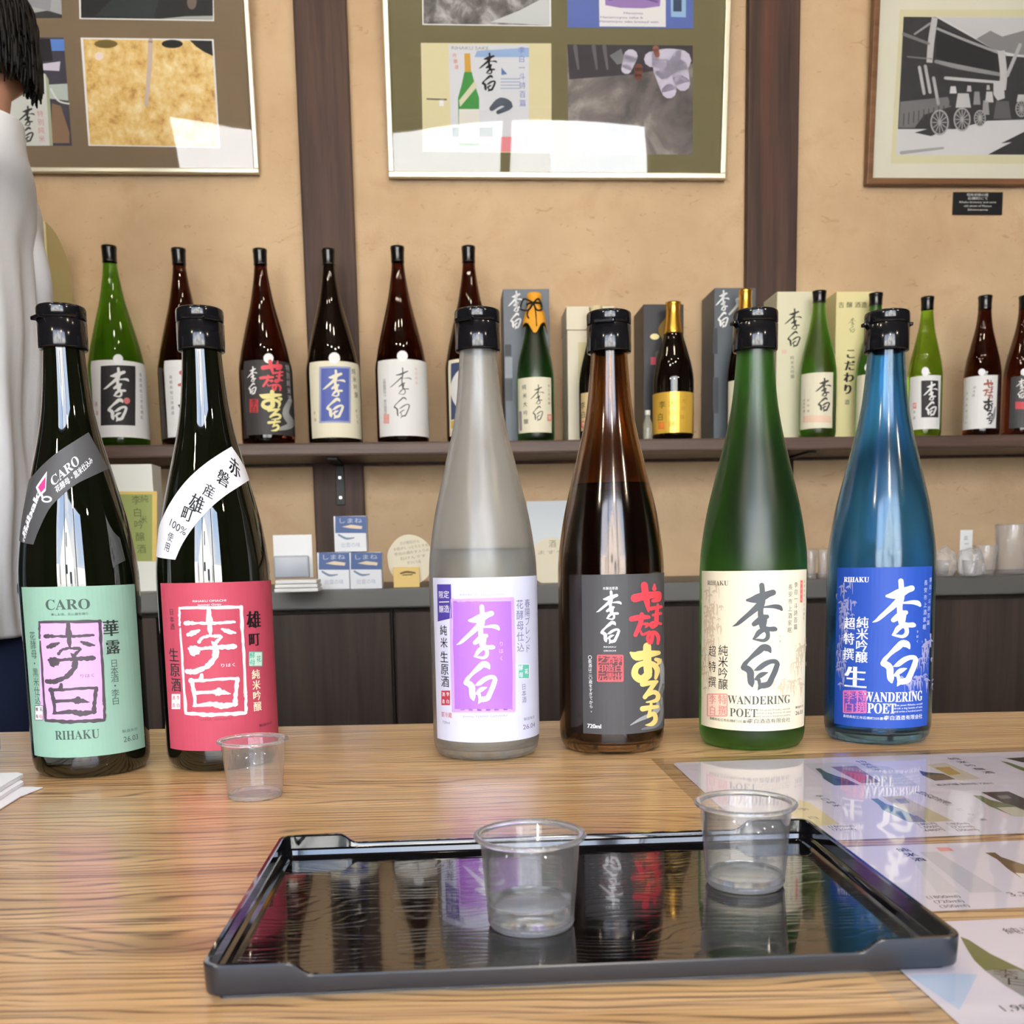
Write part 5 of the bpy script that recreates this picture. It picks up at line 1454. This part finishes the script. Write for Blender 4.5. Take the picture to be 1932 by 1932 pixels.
# shirt: loose, untucked, folds running down the back
SH = mat('shirt_cloth', lin((236, 237, 241)), .85, Specular_IOR_Level=.2); nt, n_, l_, b_ = nodes(SH)
l_.new(bump(nt, noise(nt, mapped(nt, (300, 300, 300)), 1, 2), .2, .001), b_.inputs['Normal'])
vs, fs = [], []; n = 96
rows = [(.755, .120, .165, -.085), (.80, .121, .165, -.082), (.95, .118, .160, -.065), (1.116, .116, .160, -.045), (1.222, .112, .165, -.035), (1.30, .106, .165, -.025), (1.348, .104, .150, -.012), (1.378, .096, .118, .018), (1.402, .078, .084, .044), (1.422, .066, .068, .058), (1.436, .063, .066, .062)]
rows = spline(rows, 4)
for i, (z, rx, ry, cx_) in enumerate(rows):
    amp = max(0, min(1, (1.36 - z) / .2))
    for k in range(n):
        a = 2 * PI * k / n
        f = 1 + amp * (.045 * math.sin(9 * a + 2.2 * math.sin(4 * z)) + .03 * math.sin(17 * a + 7 * z + 1) + .02 * math.sin(26 * z + 3 * a))
        vs.append((cx_ + rx * f * math.cos(a), max(0, min(1, (z - 1.3) / .12)) * .040 + ry * f * math.sin(a), z))
    if i: fs += [((i - 1) * n + k, (i - 1) * n + (k + 1) % n, i * n + (k + 1) % n, i * n + k) for k in range(n)]
shirt = mesh('shirt', vs, fs, SH, per, True)
sm_ = shirt.modifiers.new('cloth', 'SOLIDIFY'); sm_.thickness = .003
for s in (-1, 1):
    bm = bmesh.new()
    pts = spline([(-.025, s * .105, 1.365), (-.032, s * .132, 1.32), (-.052, s * .146, 1.22), (-.075, s * .155, 1.11), (-.115, s * .145, 1.02), (-.150, s * .132, .945)], 8)
    rw = []
    for i, p in enumerate(pts):
        f = i / (len(pts) - 1)
        d = (Vector(pts[min(i + 1, len(pts) - 1)]) - Vector(pts[max(i - 1, 0)])).normalized()
        u = Vector((1, 0, 0)) - d * d.x; u.normalize(); v = d.cross(u)
        r = .070 - .018 * f
        rw.append([bm.verts.new(Vector(p) + (u * math.cos(a) + v * math.sin(a)) * r * (1 + .05 * math.sin(5 * a + 14 * f) + .04 * math.sin(30 * f + 2 * a))) for a in [2 * PI * k / 40 for k in range(40)]])
    for a, b in zip(rw, rw[1:]):
        for k in range(40): bm.faces.new((a[k], a[(k + 1) % 40], b[(k + 1) % 40], b[k]))
    from_bm('sleeve', bm, SH, shirt, True)
# trousers
NAVY = C((26, 34, 58), .85, .2)
vs, fs = [], []
for s in (-1, 1):
    o0 = len(vs)
    lr = [(.10, .062, .062, .10), (.30, .070, .066, .10), (.50, .078, .072, .10), (.70, .100, .090, .095), (.82, .122, .098, .088), (.90, .125, .10, .085), (.98, .120, .10, .08)]
    for i, (z, rx, ry, oy) in enumerate(lr):
        for k in range(32):
            a = 2 * PI * k / 32; vs.append((-.09 + rx * .8 * math.cos(a) * (1 + .03 * math.sin(3 * a + 9 * z)), s * oy + ry * math.sin(a), z))
        if i: fs += [(o0 + (i - 1) * 32 + k, o0 + (i - 1) * 32 + (k + 1) % 32, o0 + i * 32 + (k + 1) % 32, o0 + i * 32 + k) for k in range(32)]
mesh('trousers', vs, fs, NAVY, per, True)
for s in (-1, 1):
    bm = bmesh.new(); add_box(bm, -.26, .0, s * .105 - .045, s * .105 + .045, 0, .085, .03, 4); from_bm('shoe', bm, C((30, 28, 28), .5), per, True)
# hair: full cap with a shaggy nape, built as many locks
HAIR = mat('black_hair', (.005, .004, .004), .5, Specular_IOR_Level=.22); 
bm = bmesh.new(); rnd = random.Random(11)
bmesh.ops.create_uvsphere(bm, u_segments=48, v_segments=28, radius=1)
HC = Vector((.026, .042, 1.582))
for v in bm.verts:
    x, y, z = v.co
    v.co = HC + Vector((.094 * x + (.012 * -z if z < 0 and x > 0 else 0), .098 * y, .108 * z * (1 if z > 0 else 1.05)))
cut = [v for v in bm.verts if v.co.x < -.03 and v.co.z < 1.61 or v.co.z < 1.565 and v.co.x < .085 or v.co.z < 1.52 and v.co.x < .10]
bmesh.ops.delete(bm, geom=cut, context='VERTS')
for k in range(760):
    a = rnd.uniform(-1.3, 1.75); zt = rnd.uniform(1.52, 1.67)
    rr_ = .094 * math.sqrt(max(.2, 1 - ((zt - HC.z) / .115) ** 2))
    p0 = Vector((HC.x + rr_ * math.cos(a), HC.y + rr_ * .96 * math.sin(a), zt))
    side = a < -.35 or a > 1.1
    ln = rnd.uniform(.03, .05) if side else rnd.uniform(.06, .115); out = rnd.uniform(.0, .014)
    low = 1.562 if side else 1.470
    zend = max(zt - ln, low + rnd.uniform(0, .02))
    p2 = Vector((p0.x + math.cos(a) * out + (.0 if side else .016), p0.y + math.sin(a) * out * .6, zend))
    p1 = (p0 + p2) / 2 + Vector((math.cos(a) * .010, math.sin(a) * .008, .004))
    w0 = rnd.uniform(.0016, .0038)
    tube(bm, [p0, p1, p2], lambda f, w0=w0: w0 * (1 - .8 * f) + .0005, 5)
from_bm('hair', bm, HAIR, per, True)
for s in (-1, 1):
    lathe('eye', [(0, -.011), (.008, -.008), (.011, 0), (.008, .008), (0, .011)], C((30, 24, 22), .2), per, 16, loc=(-.043, .042 + s * .032, 1.550))
